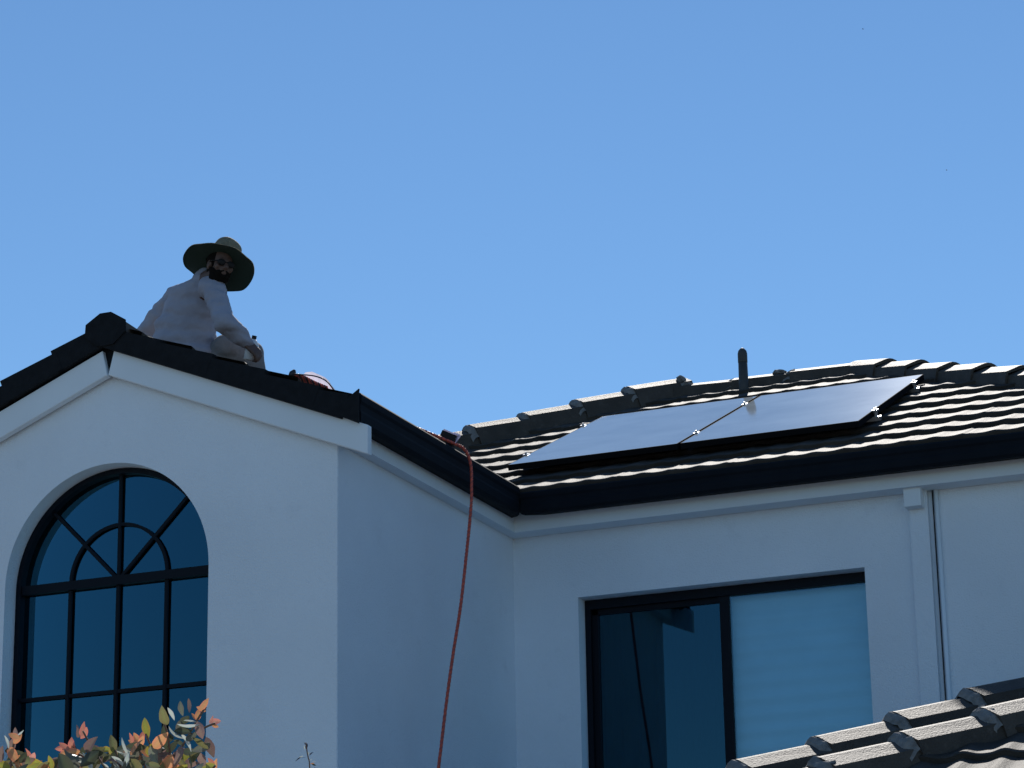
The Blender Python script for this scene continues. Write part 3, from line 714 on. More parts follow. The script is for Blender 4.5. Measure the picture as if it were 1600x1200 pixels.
# ------------------------------------------------------------------ rope over the gutter, with its pad; coil and bag near the gable edge
def smooth_path(pts, n=10):
    pts = [Vector(p) for p in pts]; out = []
    P = [pts[0]*2-pts[1]]+pts+[pts[-1]*2-pts[-2]]
    for i in range(1, len(P)-2):
        for k in range(n):
            t = k/n; a, b_, c, d = P[i-1], P[i], P[i+1], P[i+2]
            out.append(0.5*((2*b_)+(c-a)*t+(2*a-5*b_+4*c-d)*t*t+(3*b_-a-3*c+d)*t*t*t))
    out.append(pts[-1]); return out
def rope(mb, pts, r=0.011, pitch=0.030, strands=3, n=14, mis=(0, 0, 2)):
    path = smooth_path(pts, n); L = 0; fine = []
    for a, b_ in zip(path[:-1], path[1:]):
        m = max(1, int((b_-a).length/0.006))
        for k in range(m): fine.append(a.lerp(b_, k/m))
    fine.append(path[-1]); prev = None; frames = []
    for i, p in enumerate(fine):
        t = (fine[min(i+1, len(fine)-1)]-fine[max(i-1, 0)]).normalized()
        a = t.orthogonal().normalized() if prev is None else (prev-t*prev.dot(t)).normalized(); prev = a
        if i: L += (p-fine[i-1]).length
        frames.append((p, a, t.cross(a), L))
    for s_ in range(strands):
        mb.tube([p+(a*math.cos(2*math.pi*(l/pitch+s_/strands))+c*math.sin(2*math.pi*(l/pitch+s_/strands)))*r*0.52 for p, a, c, l in frames], r*0.55, 5, mis[s_ % len(mis)])
RP = [(-5.98, 12.50, 5.665), (-5.86, 12.66, 5.620), (-5.76, 12.80, 5.580), (-5.715, 12.86, 5.560), (-5.69, 12.93, 5.552), (-5.655, 12.985, 5.530), (-5.635, 13.02, 5.463), (-5.632, 13.027, 5.326), (-5.63, 13.005, 5.177), (-5.63, 12.937, 4.913), (-5.63, 12.851, 4.616), (-5.63, 12.752, 4.357), (-5.63, 12.654, 4.07), (-5.63, 12.549, 3.723), (-5.64, 12.40, 3.2), (-5.62, 12.2, 2.2), (-5.58, 12.0, 1.2), (-5.55, 11.9, 0.3), (-5.5, 11.8, 0.02), (-5.3, 11.6, 0.015)]
mb = MB(); rope(mb, RP, 0.0095)
rp_ = link('rope', mb.mesh(), ['hose', 'hosedark', 'hose2'], None, True)
tag(rp_, 'red twisted rope hanging from the gutter down in front of the side wall', 'rope')
bx = Vector((-5.735, 12.945, 5.585)); pad = empty('rope_pad', bx, 'small black block with its sunlit top coloured pale beside the red rope at the gutter', 'rope pad')
ax = Vector((0.86, 0.28, -0.42)).normalized(); az_ = Vector((0.42, 0.1, 0.9)); az_ = (az_-ax*az_.dot(ax)).normalized(); ay_ = az_.cross(ax)
m_ = MB(); m_.obox(bx, ax, ay_, az_, (0.044, 0.03, 0.034)); link('block', bevel(m_.mesh(), 0.005, 2), 'black', pad)
m_ = MB(); m_.obox(bx+az_*0.038+ax*0.004, ax, ay_, az_, (0.042, 0.030, 0.0035)); 
for k in range(4): m_.tube([bx+az_*0.04+ax*(0.01+0.009*k)+ay_*0.02, bx+az_*0.05+ax*(0.02+0.009*k), bx+az_*0.04+ax*(0.03+0.01*k)-ay_*0.02, bx-az_*0.01+ax*0.052-ay_*0.01*k], 0.0035, 6)
link('sunlit_top', m_.mesh(), 'film', pad)  # sunlit top of the block, put in as a pale sheet and strands
cp = Vector((-6.20, 12.0, 5.756)); mb = MB()
for k in range(5):
    o = Vector((0, 0.012*k, -0.008*k)); rope(mb, [cp+o, cp+Vector((0.05, 0.0, -0.012))+o, cp+Vector((0.12, 0.02, -0.052-0.004*k))+o*0.7, cp+Vector((0.185, 0.03, -0.085))+o*0.3], 0.008, 0.04, 3, 6, (0, 1, 2))
mb.tube([cp+Vector((-0.016, 0.01, -0.012)), cp+Vector((-0.004, 0.01, 0.012)), cp+Vector((0.006, 0.01, 0.030))], [0.018, 0.02, 0.006], 10, 1)
cl = link('rope_coil', mb.mesh(), ['hose', 'hosedark', 'hose2'], None, True); tag(cl, 'folded bundle of red and dark rope on the gable roof edge, right of the person', 'rope')
cb = MB(); cb.tube(smooth_path([cp+Vector((0.01, -0.01, 0.0)), cp+Vector((0.07, -0.01, -0.012)), cp+Vector((0.14, -0.01, -0.03)), cp+Vector((0.20, -0.01, -0.063)), cp+Vector((0.238, 0.0, -0.113)), cp+Vector((0.245, 0.02, -0.14))], 8), 0.0035, 8)
co = link('cable', cb.mesh(), 'hosedark', None, True); tag(co, 'thin dark cable arching over the white plastic at the roof edge', 'cable')
vs = []; fs = []; nu_, nv_ = 16, 6
top = smooth_path([cp+Vector((0.05, 0.0, -0.006)), cp+Vector((0.10, 0.0, 0.004)), cp+Vector((0.15, 0.0, -0.018)), cp+Vector((0.20, 0.0, -0.05)), cp+Vector((0.236, 0.0, -0.108))], 4)
nb = len(top)
for i, p in enumerate(top):
    for j in range(nv_+1):
        t = j/nv_; q = p.lerp(cp+Vector((0.06+0.18*i/(nb-1), 0.05, -0.055-0.075*i/(nb-1))), t); q = q+Vector((0, 0.03*math.sin(math.pi*t)+0.006*math.sin(i*2.1+j), 0.006*math.sin(i*1.7+j*1.3)*t)); vs.append(q)
for i in range(nb-1):
    for j in range(nv_): fs.append((i*(nv_+1)+j, (i+1)*(nv_+1)+j, (i+1)*(nv_+1)+j+1, i*(nv_+1)+j+1))
sh = mesh(vs, fs); so_ = link('plastic_sheet', sh, 'film', None, True); tag(so_, 'crumpled white plastic lying on the gable roof edge under a thin cable', 'plastic sheet')

# ------------------------------------------------------------------ foliage at the bottom left
def leaf_mat():
    m = bpy.data.materials.new('leaf'); m.use_nodes = True; n = m.node_tree; n.nodes.clear()
    out = n.nodes.new('ShaderNodeOutputMaterial'); at = n.nodes.new('ShaderNodeAttribute'); at.attribute_name = 'tone'
    b_ = n.nodes.new('ShaderNodeBsdfPrincipled'); b_.inputs['Roughness'].default_value = 0.38; b_.inputs['Specular IOR Level'].default_value = 0.6
    t = n.nodes.new('ShaderNodeBsdfTranslucent'); mx = n.nodes.new('ShaderNodeMixShader'); mx.inputs[0].default_value = 0.33
    n.links.new(at.outputs['Color'], b_.inputs['Base Color']); n.links.new(at.outputs['Color'], t.inputs[0])
    n.links.new(b_.outputs[0], mx.inputs[1]); n.links.new(t.outputs[0], mx.inputs[2]); n.links.new(mx.outputs[0], out.inputs[0]); return m
M['leaf'] = leaf_mat(); M['stem'] = mat('stem', (0.16, 0.10, 0.07), 0.7)
LC = {'o': (0.62, 0.29, 0.14), 'r': (0.58, 0.21, 0.15), 'p': (0.65, 0.28, 0.22), 'm': (0.24, 0.15, 0.135), 'b': (0.20, 0.18, 0.075), 'y': (0.32, 0.30, 0.06), 'd': (0.085, 0.095, 0.06), 'g': (0.17, 0.17, 0.135), 'w': (0.50, 0.53, 0.50), 'n': (0.03, 0.03, 0.06), 'k': (0.02, 0.03, 0.02)}  # w: near-white leaf colour imitates sun glints on glossy leaf tops
LEAVES = [(-3.731,6.077,2.709,0.037,195,'b'), (-3.408,6.137,2.74,0.048,116,'m'), (-4.041,6.039,2.726,0.042,83,'g'), (-3.4,6.012,2.774,0.05,172,'w'), (-3.678,5.915,2.668,0.033,338,'m'), (-3.837,5.969,2.678,0.045,57,'w'), (-3.704,5.974,2.728,0.048,285,'d'), (-3.7,6.062,2.74,0.05,305,'m'), (-3.636,5.925,2.7,0.052,42,'d'), (-3.795,6.055,2.702,0.035,129,'d'), (-3.794,6.023,2.709,0.053,256,'d'), (-3.944,5.923,2.69,0.047,13,'d'), (-3.549,6.003,2.735,0.048,52,'o'), (-3.69,6.096,2.731,0.033,221,'d'), (-3.726,6.096,2.713,0.047,235,'g'), (-3.85,5.972,2.703,0.045,122,'d'), (-3.666,5.96,2.696,0.053,112,'w'), (-4.003,5.987,2.739,0.042,91,'d'), (-3.492,6.046,2.716,0.035,184,'m'), (-3.661,5.994,2.732,0.053,342,'d'), (-3.616,6.075,2.731,0.045,250,'w'), (-3.767,6,2.692,0.052,83,'m'), (-3.778,5.951,2.674,0.047,327,'y'), (-3.758,6.089,2.703,0.047,130,'b'), (-3.541,6.001,2.684,0.04,215,'d'), (-3.908,6.099,2.71,0.047,291,'w'), (-3.541,6.043,2.671,0.033,213,'g'), (-3.687,6.137,2.695,0.048,285,'g'), (-3.829,5.889,2.684,0.033,19,'b'), (-3.446,6.101,2.728,0.035,180,'d'), (-3.827,6.051,2.69,0.047,251,'w'), (-3.642,6.086,2.732,0.05,201,'w'), (-3.809,5.949,2.681,0.05,170,'d'), (-3.564,6.044,2.689,0.037,347,'w'), (-3.57,5.996,2.701,0.038,249,'w'), (-3.743,6.061,2.745,0.042,233,'d'), (-3.433,6.045,2.773,0.042,187,'d'), (-3.471,6.074,2.702,0.047,75,'m'), (-3.783,6.065,2.716,0.045,235,'o'), (-3.461,6.063,2.682,0.047,357,'o'), (-3.52,6.091,2.721,0.033,54,'m'), (-3.689,6.118,2.727,0.033,164,'o'), (-3.663,5.995,2.711,0.037,244,'d'), (-3.517,6.094,2.766,0.043,186,'d'), (-3.712,5.973,2.693,0.053,310,'g'), (-3.814,5.85,2.707,0.05,311,'o'), (-3.547,6.128,2.739,0.04,173,'g'), (-3.601,6.203,2.743,0.053,93,'d'), (-3.481,6.021,2.675,0.04,267,'b'), (-3.52,6.182,2.726,0.052,183,'y'), (-3.438,6.094,2.695,0.038,12,'m'), (-3.749,5.922,2.697,0.037,100,'y'), (-3.59,6.234,2.702,0.053,159,'m'), (-3.437,6.028,2.704,0.05,255,'m'), (-3.784,5.859,2.693,0.037,201,'m'), (-3.677,6.002,2.719,0.043,212,'m'), (-3.882,5.83,2.672,0.037,251,'o'), (-3.557,6.231,2.73,0.05,218,'m'), (-3.781,6.082,2.714,0.037,178,'b'), (-3.888,6.056,2.705,0.033,127,'b'), (-3.924,5.983,2.707,0.052,332,'y'), (-3.518,6.152,2.681,0.048,243,'w'), (-3.845,5.963,2.686,0.047,161,'o'), (-3.852,6.012,2.699,0.033,351,'g'), (-3.884,5.949,2.738,0.037,342,'d'), (-3.956,5.921,2.729,0.052,174,'g'), (-3.53,6.066,2.731,0.053,248,'g'), (-3.868,5.985,2.697,0.042,32,'d'), (-3.789,6.021,2.714,0.047,341,'m'), (-3.541,6.07,2.738,0.035,61,'y'), (-3.625,6.031,2.701,0.037,305,'w'), (-3.622,6.015,2.705,0.042,169,'m'), (-3.652,6.087,2.74,0.038,165,'w'), (-3.828,6.113,2.731,0.04,172,'g'), (-3.837,6.084,2.712,0.047,51,'d'), (-3.817,5.872,2.692,0.04,87,'o'), (-3.772,6.102,2.744,0.038,96,'d'), (-3.776,5.928,2.685,0.037,245,'y'), (-3.419,6.112,2.74,0.045,199,'g'), (-3.776,5.928,2.669,0.048,269,'o'), (-3.588,6.13,2.724,0.048,173,'g'), (-3.684,5.915,2.712,0.05,149,'g'), (-3.592,6.072,2.728,0.052,266,'g'), (-3.636,6.038,2.721,0.033,72,'b'), (-3.681,5.972,2.701,0.038,62,'o'), (-3.502,6.106,2.744,0.048,47,'d'), (-3.939,6.038,2.746,0.04,270,'g'), (-3.487,6.024,2.75,0.047,55,'o'), (-3.845,5.997,2.699,0.045,55,'m'), (-3.671,6.142,2.745,0.05,29,'g'), (-3.789,5.978,2.675,0.043,43,'b'), (-3.663,6.05,2.68,0.053,281,'g'), (-3.653,6.029,2.681,0.037,12,'g'), (-3.543,6.135,2.729,0.04,112,'d'), (-3.781,6.083,2.701,0.047,41,'o'), (-3.558,6.023,2.739,0.042,354,'d'), (-3.826,6.087,2.708,0.035,72,'b'), (-3.697,6.169,2.751,0.047,85,'d'), (-3.648,6.026,2.677,0.038,206,'b'), (-3.61,6.09,2.731,0.052,167,'o'), (-3.801,5.851,2.7,0.043,222,'d'), (-3.89,5.989,2.737,0.042,149,'b'), (-3.608,6.032,2.711,0.033,289,'d'), (-3.74,6.166,2.725,0.033,152,'w'), (-3.538,6.217,2.776,0.033,162,'d'), (-3.413,6.069,2.705,0.035,44,'b'), (-3.702,6.187,2.714,0.05,174,'d'), (-3.591,6.197,2.749,0.042,172,'b'), (-3.598,6.038,2.67,0.052,245,'d'), (-3.535,6.199,2.733,0.05,245,'m'), (-3.633,6.145,2.728,0.052,172,'d'), (-3.513,6.142,2.715,0.037,271,'m'), (-3.523,6.01,2.661,0.05,210,'d'), (-3.847,5.932,2.692,0.05,230,'m'), (-3.362,6.028,2.835,0.032,60,'o'), (-3.431,6.132,2.843,0.023,150,'o'), (-3.398,6.15,2.81,0.025,0,'p'), (-3.372,6.086,2.804,0.02,70,'p'), (-3.397,6.141,2.798,0.02,-20,'o'), (-3.467,6.138,2.856,0.033,100,'m'), (-3.416,6.002,2.823,0.033,95,'g'), (-3.496,6.092,2.831,0.033,115,'w'), (-3.459,5.989,2.803,0.047,100,'b'), (-3.548,6.051,2.788,0.047,105,'y'), (-3.546,6.146,2.78,0.057,100,'d'), (-3.497,6.116,2.78,0.045,-40,'w'), (-3.561,6.179,2.749,0.063,-40,'w'), (-3.374,6.025,2.767,0.04,110,'m'), (-3.397,6.068,2.739,0.043,-30,'b'), (-3.45,6.15,2.832,0.025,80,'o'), (-3.471,6.171,2.831,0.023,130,'o'), (-3.425,6.069,2.801,0.033,-10,'w'), (-3.439,6.075,2.748,0.047,-60,'w'), (-3.464,6.081,2.793,0.037,70,'g'), (-3.489,6.147,2.816,0.033,50,'d'), (-3.414,6.058,2.76,0.033,30,'g'), (-3.723,6.026,2.799,0.033,75,'r'), (-3.749,6.08,2.799,0.033,60,'r'), (-3.758,6.066,2.801,0.03,100,'m'), (-3.651,5.951,2.74,0.047,60,'m'), (-3.813,6.068,2.761,0.033,180,'r'), (-3.712,5.92,2.737,0.027,140,'r'), (-3.713,5.956,2.748,0.03,90,'r'), (-3.711,5.947,2.723,0.047,190,'o'), (-3.763,6.064,2.743,0.037,-10,'o'), (-3.638,6.036,2.755,0.04,100,'b'), (-3.634,6.045,2.727,0.04,-60,'y'), (-3.695,6.102,2.752,0.03,180,'y'), (-3.593,6.014,2.743,0.04,110,'w'), (-3.615,6.121,2.777,0.03,120,'o'), (-3.614,6.103,2.766,0.027,160,'o'), (-3.563,6.055,2.758,0.027,60,'o'), (-3.589,6.081,2.754,0.03,20,'o'), (-3.543,5.969,2.753,0.023,100,'r'), (-3.594,6.111,2.782,0.023,80,'r'), (-3.567,6.091,2.735,0.033,-20,'o'), (-3.61,6.127,2.749,0.037,200,'d'), (-3.501,6.014,2.711,0.043,-70,'g'), (-3.648,6.13,2.752,0.037,-50,'d'), (-3.601,6.01,2.702,0.043,-40,'w'), (-3.674,5.948,2.699,0.047,-35,'w'), (-3.668,6.006,2.729,0.043,30,'b'), (-3.703,6.089,2.727,0.04,200,'b'), (-3.615,6.094,2.723,0.04,60,'d'), (-3.412,6.056,2.697,0.04,95,'b'), (-3.435,6.223,2.71,0.03,80,'o'), (-3.425,6.18,2.712,0.023,130,'r'), (-3.418,6.117,2.709,0.033,110,'m'), (-3.516,6.132,2.715,0.04,60,'m'), (-3.451,6.075,2.696,0.037,120,'b'), (-3.552,6.151,2.714,0.05,20,'d'), (-3.332,5.948,2.656,0.033,45,'g'), (-3.816,5.846,2.761,0.027,150,'o'), (-3.841,5.901,2.763,0.027,40,'o'), (-3.882,5.953,2.791,0.023,90,'m'), (-3.838,5.907,2.777,0.023,45,'w'), (-3.853,5.875,2.752,0.033,110,'w'), (-3.908,5.977,2.761,0.037,80,'m'), (-3.919,6.018,2.739,0.05,10,'b'), (-3.862,5.989,2.735,0.033,110,'r'), (-3.82,5.939,2.717,0.027,60,'p'), (-3.758,5.826,2.685,0.033,90,'b'), (-3.909,5.932,2.734,0.037,90,'m'), (-3.973,6.037,2.73,0.043,30,'b'), (-3.872,5.845,2.732,0.04,70,'g'), (-3.818,5.886,2.688,0.04,-30,'g'), (-3.797,5.871,2.571,0.042,309,'y'), (-3.568,5.978,2.677,0.033,240,'g'), (-3.737,6.163,2.685,0.052,240,'w'), (-3.513,6.167,2.602,0.05,77,'d'), (-3.749,6.303,2.543,0.047,199,'b'), (-3.496,5.917,2.663,0.053,302,'b'), (-3.807,5.957,2.7,0.055,137,'y'), (-3.829,6.385,2.545,0.043,218,'o'), (-3.588,6.153,2.583,0.057,68,'m'), (-4.026,6.043,2.703,0.038,132,'o'), (-3.597,6.237,2.529,0.043,259,'o'), (-3.523,5.843,2.551,0.043,299,'d'), (-3.354,5.979,2.523,0.057,14,'g'), (-3.332,6.054,2.532,0.037,357,'m'), (-3.4,6.146,2.495,0.048,53,'d'), (-3.584,6.024,2.475,0.04,145,'b'), (-4.036,6.031,2.535,0.045,45,'m'), (-3.469,6.041,2.599,0.037,10,'g'), (-3.78,6.077,2.625,0.035,22,'b'), (-3.752,5.972,2.571,0.047,142,'w'), (-3.833,5.92,2.695,0.033,39,'b'), (-3.699,6.164,2.72,0.038,208,'g'), (-3.759,6.279,2.709,0.033,173,'m'), (-3.896,6.174,2.71,0.055,193,'o'), (-3.865,6.257,2.628,0.05,304,'w'), (-4.067,6.128,2.52,0.053,259,'g'), (-3.608,5.811,2.513,0.038,154,'o'), (-3.365,6.097,2.574,0.047,173,'b'), (-3.64,6.327,2.511,0.042,10,'o'), (-3.691,6.176,2.581,0.033,324,'m'), (-3.717,6.029,2.553,0.042,311,'g'), (-3.389,5.819,2.651,0.033,346,'b'), (-3.336,6.021,2.623,0.045,152,'m'), (-4.036,6.159,2.707,0.053,189,'g'), (-3.94,6.171,2.657,0.053,13,'d'), (-3.817,5.988,2.66,0.053,137,'d'), (-3.748,5.907,2.541,0.05,357,'b'), (-4.04,6.074,2.665,0.042,345,'d'), (-3.82,6.164,2.536,0.037,40,'m'), (-3.568,6.134,2.662,0.048,230,'g'), (-3.89,5.993,2.689,0.047,97,'m'), (-3.583,6.254,2.534,0.037,142,'m'), (-3.387,5.909,2.525,0.053,317,'m'), (-3.731,6.209,2.636,0.047,138,'y'), (-3.837,6.065,2.626,0.043,290,'o'), (-4.132,6.131,2.657,0.038,2,'y'), (-3.552,6.388,2.538,0.047,222,'w'), (-3.494,6.294,2.512,0.038,16,'y'), (-3.395,5.963,2.529,0.047,147,'w'), (-3.624,5.72,2.611,0.035,301,'g'), (-3.812,5.752,2.624,0.033,355,'w'), (-3.478,6.228,2.51,0.057,220,'b'), (-4.095,6.055,2.567,0.037,257,'g'), (-4.028,6.223,2.755,0.047,211,'b'), (-3.409,6.122,2.56,0.042,64,'g'), (-3.378,6.114,2.572,0.053,31,'m'), (-3.725,5.733,2.642,0.057,61,'d'), (-3.791,5.86,2.63,0.057,65,'b'), (-3.733,6.079,2.585,0.043,25,'g'), (-3.776,5.854,2.552,0.047,216,'b'), (-3.718,6.04,2.533,0.033,28,'d'), (-3.884,5.771,2.675,0.045,16,'b'), (-3.646,5.973,2.585,0.037,161,'b'), (-3.765,5.961,2.557,0.048,155,'m'), (-3.816,5.94,2.481,0.043,63,'d'), (-3.687,6.093,2.551,0.043,40,'d'), (-3.842,5.71,2.572,0.05,277,'o'), (-3.705,6.223,2.725,0.057,220,'b'), (-3.745,5.954,2.589,0.052,161,'o'), (-3.27,5.888,2.564,0.033,125,'d'), (-3.757,6.184,2.571,0.035,217,'d'), (-3.788,6.092,2.52,0.057,166,'m'), (-3.363,6.079,2.563,0.055,134,'b'), (-3.853,6.24,2.72,0.055,339,'w'), (-3.407,5.926,2.524,0.052,163,'w'), (-3.795,5.712,2.542,0.033,242,'d'), (-3.879,5.996,2.627,0.047,47,'b'), (-3.492,5.897,2.59,0.055,12,'m'), (-3.455,6.069,2.667,0.055,58,'y'), (-3.551,6.239,2.505,0.048,153,'b'), (-4.125,6.129,2.572,0.047,270,'d'), (-3.874,5.837,2.527,0.057,283,'b'), (-3.603,5.95,2.494,0.037,39,'d'), (-3.529,6.422,2.595,0.045,315,'o'), (-4.046,6.276,2.623,0.042,284,'o'), (-3.417,6.173,2.62,0.038,211,'d'), (-3.805,6.104,2.595,0.048,345,'w'), (-3.576,6.073,2.668,0.043,76,'d'), (-3.926,5.904,2.538,0.057,357,'w'), (-3.312,5.965,2.54,0.055,95,'d'), (-3.92,6.092,2.688,0.048,263,'m'), (-3.419,6.139,2.507,0.047,151,'o'), (-3.572,5.953,2.556,0.04,111,'g'), (-4.005,5.929,2.608,0.043,102,'d'), (-3.676,6.09,2.659,0.045,73,'o'), (-3.281,5.961,2.561,0.048,105,'y'), (-3.582,5.953,2.487,0.05,285,'b'), (-3.77,6.135,2.561,0.055,204,'b'), (-3.63,5.882,2.631,0.038,331,'b'), (-3.29,5.937,2.476,0.038,97,'g'), (-3.836,5.815,2.549,0.05,18,'g'), (-4.009,6.108,2.732,0.037,216,'b'), (-3.675,6.297,2.723,0.035,135,'g'), (-3.902,5.793,2.59,0.052,345,'m'), (-3.963,5.847,2.627,0.043,194,'y'), (-3.938,5.9,2.561,0.052,250,'o'), (-3.869,5.846,2.624,0.057,140,'b'), (-3.622,6.124,2.689,0.057,270,'g'), (-4.009,6.031,2.513,0.042,347,'m'), (-3.563,6.147,2.645,0.05,343,'g'), (-3.967,5.98,2.505,0.042,344,'w'), (-3.584,5.886,2.531,0.047,180,'b'), (-3.544,6.065,2.546,0.048,93,'d'), (-3.891,5.952,2.508,0.05,232,'b'), (-4.052,6.104,2.614,0.057,169,'o'), (-3.752,6.2,2.584,0.045,246,'g'), (-3.539,6.141,2.55,0.035,92,'w'), (-3.627,5.979,2.529,0.042,51,'g'), (-3.727,5.797,2.667,0.037,21,'y'), (-3.626,5.922,2.632,0.053,263,'m'), (-3.411,6.041,2.476,0.045,277,'b'), (-3.743,5.931,2.506,0.035,77,'g'), (-3.632,6.047,2.55,0.048,57,'d'), (-3.549,6.047,2.571,0.05,200,'d'), (-3.658,6.087,2.68,0.043,99,'w'), (-3.698,6.076,2.584,0.038,128,'m'), (-3.479,6.033,2.686,0.053,227,'o'), (-3.466,6.237,2.63,0.047,298,'g'), (-3.701,6.224,2.506,0.05,153,'y'), (-4.087,6.054,2.697,0.05,1,'b'), (-3.577,6.192,2.568,0.045,88,'w'), (-3.729,6.248,2.694,0.053,271,'d'), (-3.883,5.766,2.574,0.05,227,'b'), (-3.619,5.996,2.481,0.057,78,'d'), (-3.831,6.205,2.722,0.057,25,'b'), (-3.743,5.932,2.645,0.035,255,'w'), (-3.87,5.724,2.604,0.042,176,'d'), (-4.042,6.061,2.542,0.053,17,'b'), (-3.552,6.104,2.629,0.053,105,'b'), (-3.607,6.367,2.644,0.053,113,'y'), (-3.76,5.912,2.518,0.043,39,'d'), (-3.61,6.159,2.628,0.045,358,'b'), (-3.591,5.91,2.589,0.05,250,'g'), (-3.909,5.786,2.588,0.052,205,'y'), (-3.876,5.929,2.503,0.052,131,'m'), (-3.444,6.063,2.591,0.042,305,'o'), (-3.887,5.987,2.717,0.038,132,'m'), (-3.934,5.966,2.612,0.038,81,'d'), (-3.916,5.799,2.561,0.047,86,'b'), (-3.905,5.92,2.57,0.045,251,'d'), (-4.068,6.059,2.735,0.045,162,'o'), (-3.959,5.877,2.544,0.038,206,'b'), (-3.605,5.756,2.657,0.057,112,'d'), (-3.77,5.661,2.56,0.037,170,'b'), (-3.756,5.934,2.671,0.033,148,'g'), (-3.342,6.061,2.474,0.053,153,'y'), (-3.87,5.995,2.655,0.055,172,'m'), (-3.775,5.925,2.687,0.043,45,'b'), (-4.008,6.034,2.573,0.033,87,'w'), (-3.936,5.837,2.688,0.05,260,'m'), (-3.915,6.014,2.498,0.045,174,'y'), (-3.568,6.382,2.523,0.033,195,'g'), (-3.437,5.922,2.533,0.043,44,'g'), (-3.895,5.957,2.618,0.047,199,'w'), (-3.687,5.816,2.527,0.057,206,'d'), (-3.53,6.202,2.519,0.043,283,'m'), (-3.441,6.158,2.623,0.043,224,'d'), (-3.878,6.261,2.586,0.042,137,'d'), (-3.614,5.911,2.517,0.057,356,'o'), (-3.419,6.153,2.694,0.037,11,'y')]
STEMS = [[(-3.399, 6.102, 2.843), (-3.422, 6.103, 2.814), (-3.441, 6.104, 2.786), (-3.469, 6.105, 2.746), (-3.512, 6.106, 2.691), (-3.564, 6.11, 2.612)], [(-3.383, 6.123, 2.801), (-3.406, 6.116, 2.792), (-3.426, 6.111, 2.782), (-3.446, 6.107, 2.77)], [(-3.506, 6.07, 2.806), (-3.501, 6.084, 2.771), (-3.502, 6.1, 2.723)], [(-3.553, 6.06, 2.778), (-3.545, 6.075, 2.743), (-3.537, 6.095, 2.692)], [(-3.577, 6.057, 2.756), (-3.57, 6.073, 2.716), (-3.557, 6.1, 2.652)], [(-3.703, 5.995, 2.787), (-3.691, 6.011, 2.755), (-3.67, 6.034, 2.71), (-3.631, 6.077, 2.63)], [(-3.758, 5.987, 2.744), (-3.728, 6.002, 2.734), (-3.7, 6.02, 2.717)], [(-3.632, 6.041, 2.738), (-3.627, 6.052, 2.709), (-3.608, 6.086, 2.629)], [(-3.868, 5.931, 2.775), (-3.879, 5.939, 2.738), (-3.886, 5.954, 2.682), (-3.837, 6.006, 2.585)], [(-3.84, 5.959, 2.726), (-3.856, 5.961, 2.698), (-3.854, 5.983, 2.634)], [(-3.451, 6.126, 2.706), (-3.472, 6.13, 2.667), (-3.523, 6.127, 2.612)], [(-3.396, 6.152, 2.696), (-3.426, 6.15, 2.666), (-3.494, 6.137, 2.619)]]
BR = [(-3.564, 6.11, 2.612), (-3.608, 6.086, 2.629), (-3.631, 6.077, 2.63), (-3.837, 6.006, 2.585), (-3.523, 6.127, 2.612), (-3.712, 6.09, 2.487), (-3.778, 6.151, 2.217)]
TWIG = [(-4.078, 8.007, 3.077), (-4.078, 8.017, 3.046), (-4.077, 8.024, 3.026), (-4.077, 8.034, 2.995), (-4.1, 8.092, 2.79)]
TWL = [(-4.084,8.009,3.061,0.0171674,95,'w'), (-4.077,8.011,3.065,0.0193133,80,'n'), (-4.066,8.023,3.042,0.0171674,40,'n'), (-4.074,8.019,3.042,0.0128755,80,'w'), (-4.108,8.011,3.024,0.0257511,215,'n'), (-4.099,8.012,3.032,0.0150215,190,'w'), (-4.092,8.017,3.028,0.0150215,170,'n'), (-4.071,8.028,3.02,0.0128755,30,'w'), (-4.058,8.035,3.015,0.0171674,-10,'w'), (-4.062,8.037,3.005,0.0171674,-20,'k'), (-4.067,8.033,3.009,0.0150215,10,'o'), (-4.076,8.032,3.001,0.0150215,150,'w'), (-4.082,8.006,3.075,0.0128755,110,'n'), (-4.057,8.043,2.991,0.0171674,-30,'k'), (-4.09,8.031,2.987,0.0171674,200,'n'), (-4.069,8.042,2.981,0.0193133,20,'m')]
BIRDS = [(-38.8, 153.05, 72.07), (-39.18, 175.95, 70.72)]
WR,WU,WV=(0.922,0.387,-0.017),(0.127,-0.262,0.957),(-0.365,0.884,0.290)
WR, WU, WV = Vector(WR), Vector(WU), Vector(WV)
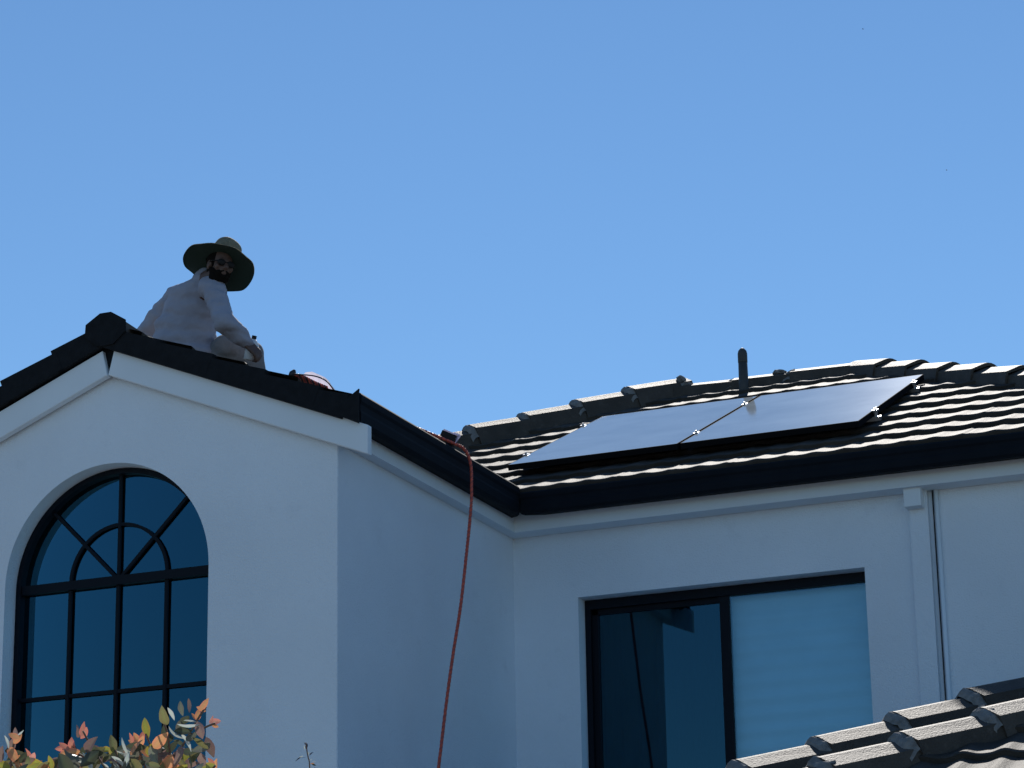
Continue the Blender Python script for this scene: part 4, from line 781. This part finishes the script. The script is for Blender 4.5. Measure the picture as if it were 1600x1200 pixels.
def leaves(data, seed, wid=0.52, big=1.2):
    rnd = random.Random(seed); vs = []; fs = []; tone = []
    for (x, y, z, ln, ang, c) in data:
        ln *= big
        a = rad(ang+rnd.uniform(-8, 8)); d = (WR*math.cos(a)+WU*math.sin(a)+WV*rnd.uniform(-0.45, 0.45)).normalized()
        if c == 'w': nn = (Vector((-0.1, 0.5, 0.85))).normalized()+Vector((rnd.uniform(-.2, .2), rnd.uniform(-.2, .2), rnd.uniform(-.2, .2)))
        elif c in 'oypr': nn = -WV+Vector((rnd.uniform(-.7, .7), rnd.uniform(-.5, .5), rnd.uniform(-.5, .7)))
        else: nn = -WV*0.8+Vector((rnd.uniform(-.8, .8), rnd.uniform(-.6, .6), rnd.uniform(-.6, .6)))
        sdv = d.cross(nn).normalized(); nn = sdv.cross(d).normalized()
        col = Vector(LC[c])*rnd.uniform(0.75, 1.3); p0 = Vector((x, y, z))-d*ln*0.5; k = len(vs); N = 10
        cup = rnd.uniform(-0.6, 0.8); bend = rnd.uniform(-0.8, 0.8); wv = rnd.uniform(0.6, 1.1)*(0.6 if c == 'w' else 1); ex = rnd.uniform(0.6, 1.15); tw = rnd.uniform(-0.7, 0.7)
        for i in range(N+1):
            t = i/N; w = ln*wid*wv*math.sin(math.pi*min(1, t**ex))**0.75*0.5*(1+0.04*math.sin(t*14+x*90)) if 0 < t < 1 else 0.0005; sd_ = sdv*math.cos(tw*(t-.5))+nn*math.sin(tw*(t-.5))
            ctr = p0+d*ln*t+nn*ln*bend*(t-0.5)**2
            for s_ in (-1, -0.5, 0, 0.5, 1):
                vs.append(ctr+sd_*w*s_+nn*w*cup*abs(s_)); e = 1+0.35*(abs(s_) > 0.9)*(c in 'orpy')
                tone.append((min(1, col.x*e), min(1, col.y*(1.0+0.15*(s_ == 0))), min(1, col.z), 1))
        for i in range(N):
            for j in range(4): fs.append((k+i*5+j, k+i*5+j+1, k+(i+1)*5+j+1, k+(i+1)*5+j))
    me = mesh(vs, fs); ca = me.color_attributes.new('tone', 'FLOAT_COLOR', 'POINT')
    for i, t in enumerate(tone): ca.data[i].color = t
    return me
base_ = Vector((-3.75, 6.15, 0))
tree = empty('young_tree', base_, 'young tree with orange, olive and grey leaves at the foot of the arched window', 'tree')
link('foliage', leaves(LEAVES, 5), 'leaf', tree, True)
mb = MB()
for st in STEMS: mb.tube(smooth_path(st, 4), 0.0028, 6)
for q in BR[:5]: mb.tube(smooth_path([q, Vector(q).lerp(Vector(BR[5]), .5)+Vector((0, 0, .02)), BR[5]], 5), [0.004]*5+[0.005]*5+[0.007], 7)
link('branch', mb.mesh(), 'stem', tree, True)
mb = MB(); tp = smooth_path([BR[5], BR[6], (-3.72, 6.12, 1.2), (-3.78, 6.16, 0.6), base_], 6); mb.tube(tp, [0.008+0.022*i/(len(tp)-1) for i in range(len(tp))], 10)
link('trunk', mb.mesh(), 'stem', tree, True)
sb = Vector((TWIG[-1][0], TWIG[-1][1], 0)); sap = empty('sapling', sb, 'thin shoot with tiny dark leaves just below the gable wall corner', 'sapling')
link('foliage', leaves(TWL, 9, 0.4, 1.0), 'leaf', sap, True)
mb = MB(); mb.tube(smooth_path([Vector(p) for p in TWIG]+[Vector((TWIG[-1][0]+.03, TWIG[-1][1], 1.5)), sb], 4), 0.0022, 6); link('stem', mb.mesh(), 'stem', sap, True)

# ------------------------------------------------------------------ two far birds
def bird(loc, span, roll, label):
    loc = Vector(loc); t = empty('bird', loc, label, 'bird')
    m_ = Body(); m_.chain([(loc-WR*span*0.22, span*0.03), (loc, span*0.075), (loc+WR*span*0.2, span*0.055), (loc+WR*span*0.27, span*0.02)], 4); link('body', m_.mesh(), 'black', t, True)
    for s_ in (-1, 1):
        m_ = MB(); a = loc+WR*span*0.06; d = (WV*s_*0.75+WU*(0.5+roll*s_)-WR*0.15).normalized()
        m_.prism([a, a-WR*span*0.14, a-WR*span*0.12+d*span*0.3, a+d*span*0.5-WR*span*0.08, a+d*span*0.26+WR*span*0.02], WU*span*0.01); link('wing', m_.mesh(), 'black', t)
bird(BIRDS[0], 0.22, 0.1, 'tiny dark bird high in the sky near the top edge')
bird(BIRDS[1], 0.22, -0.2, 'tiny dark bird in the sky right of and above the vent pipe')
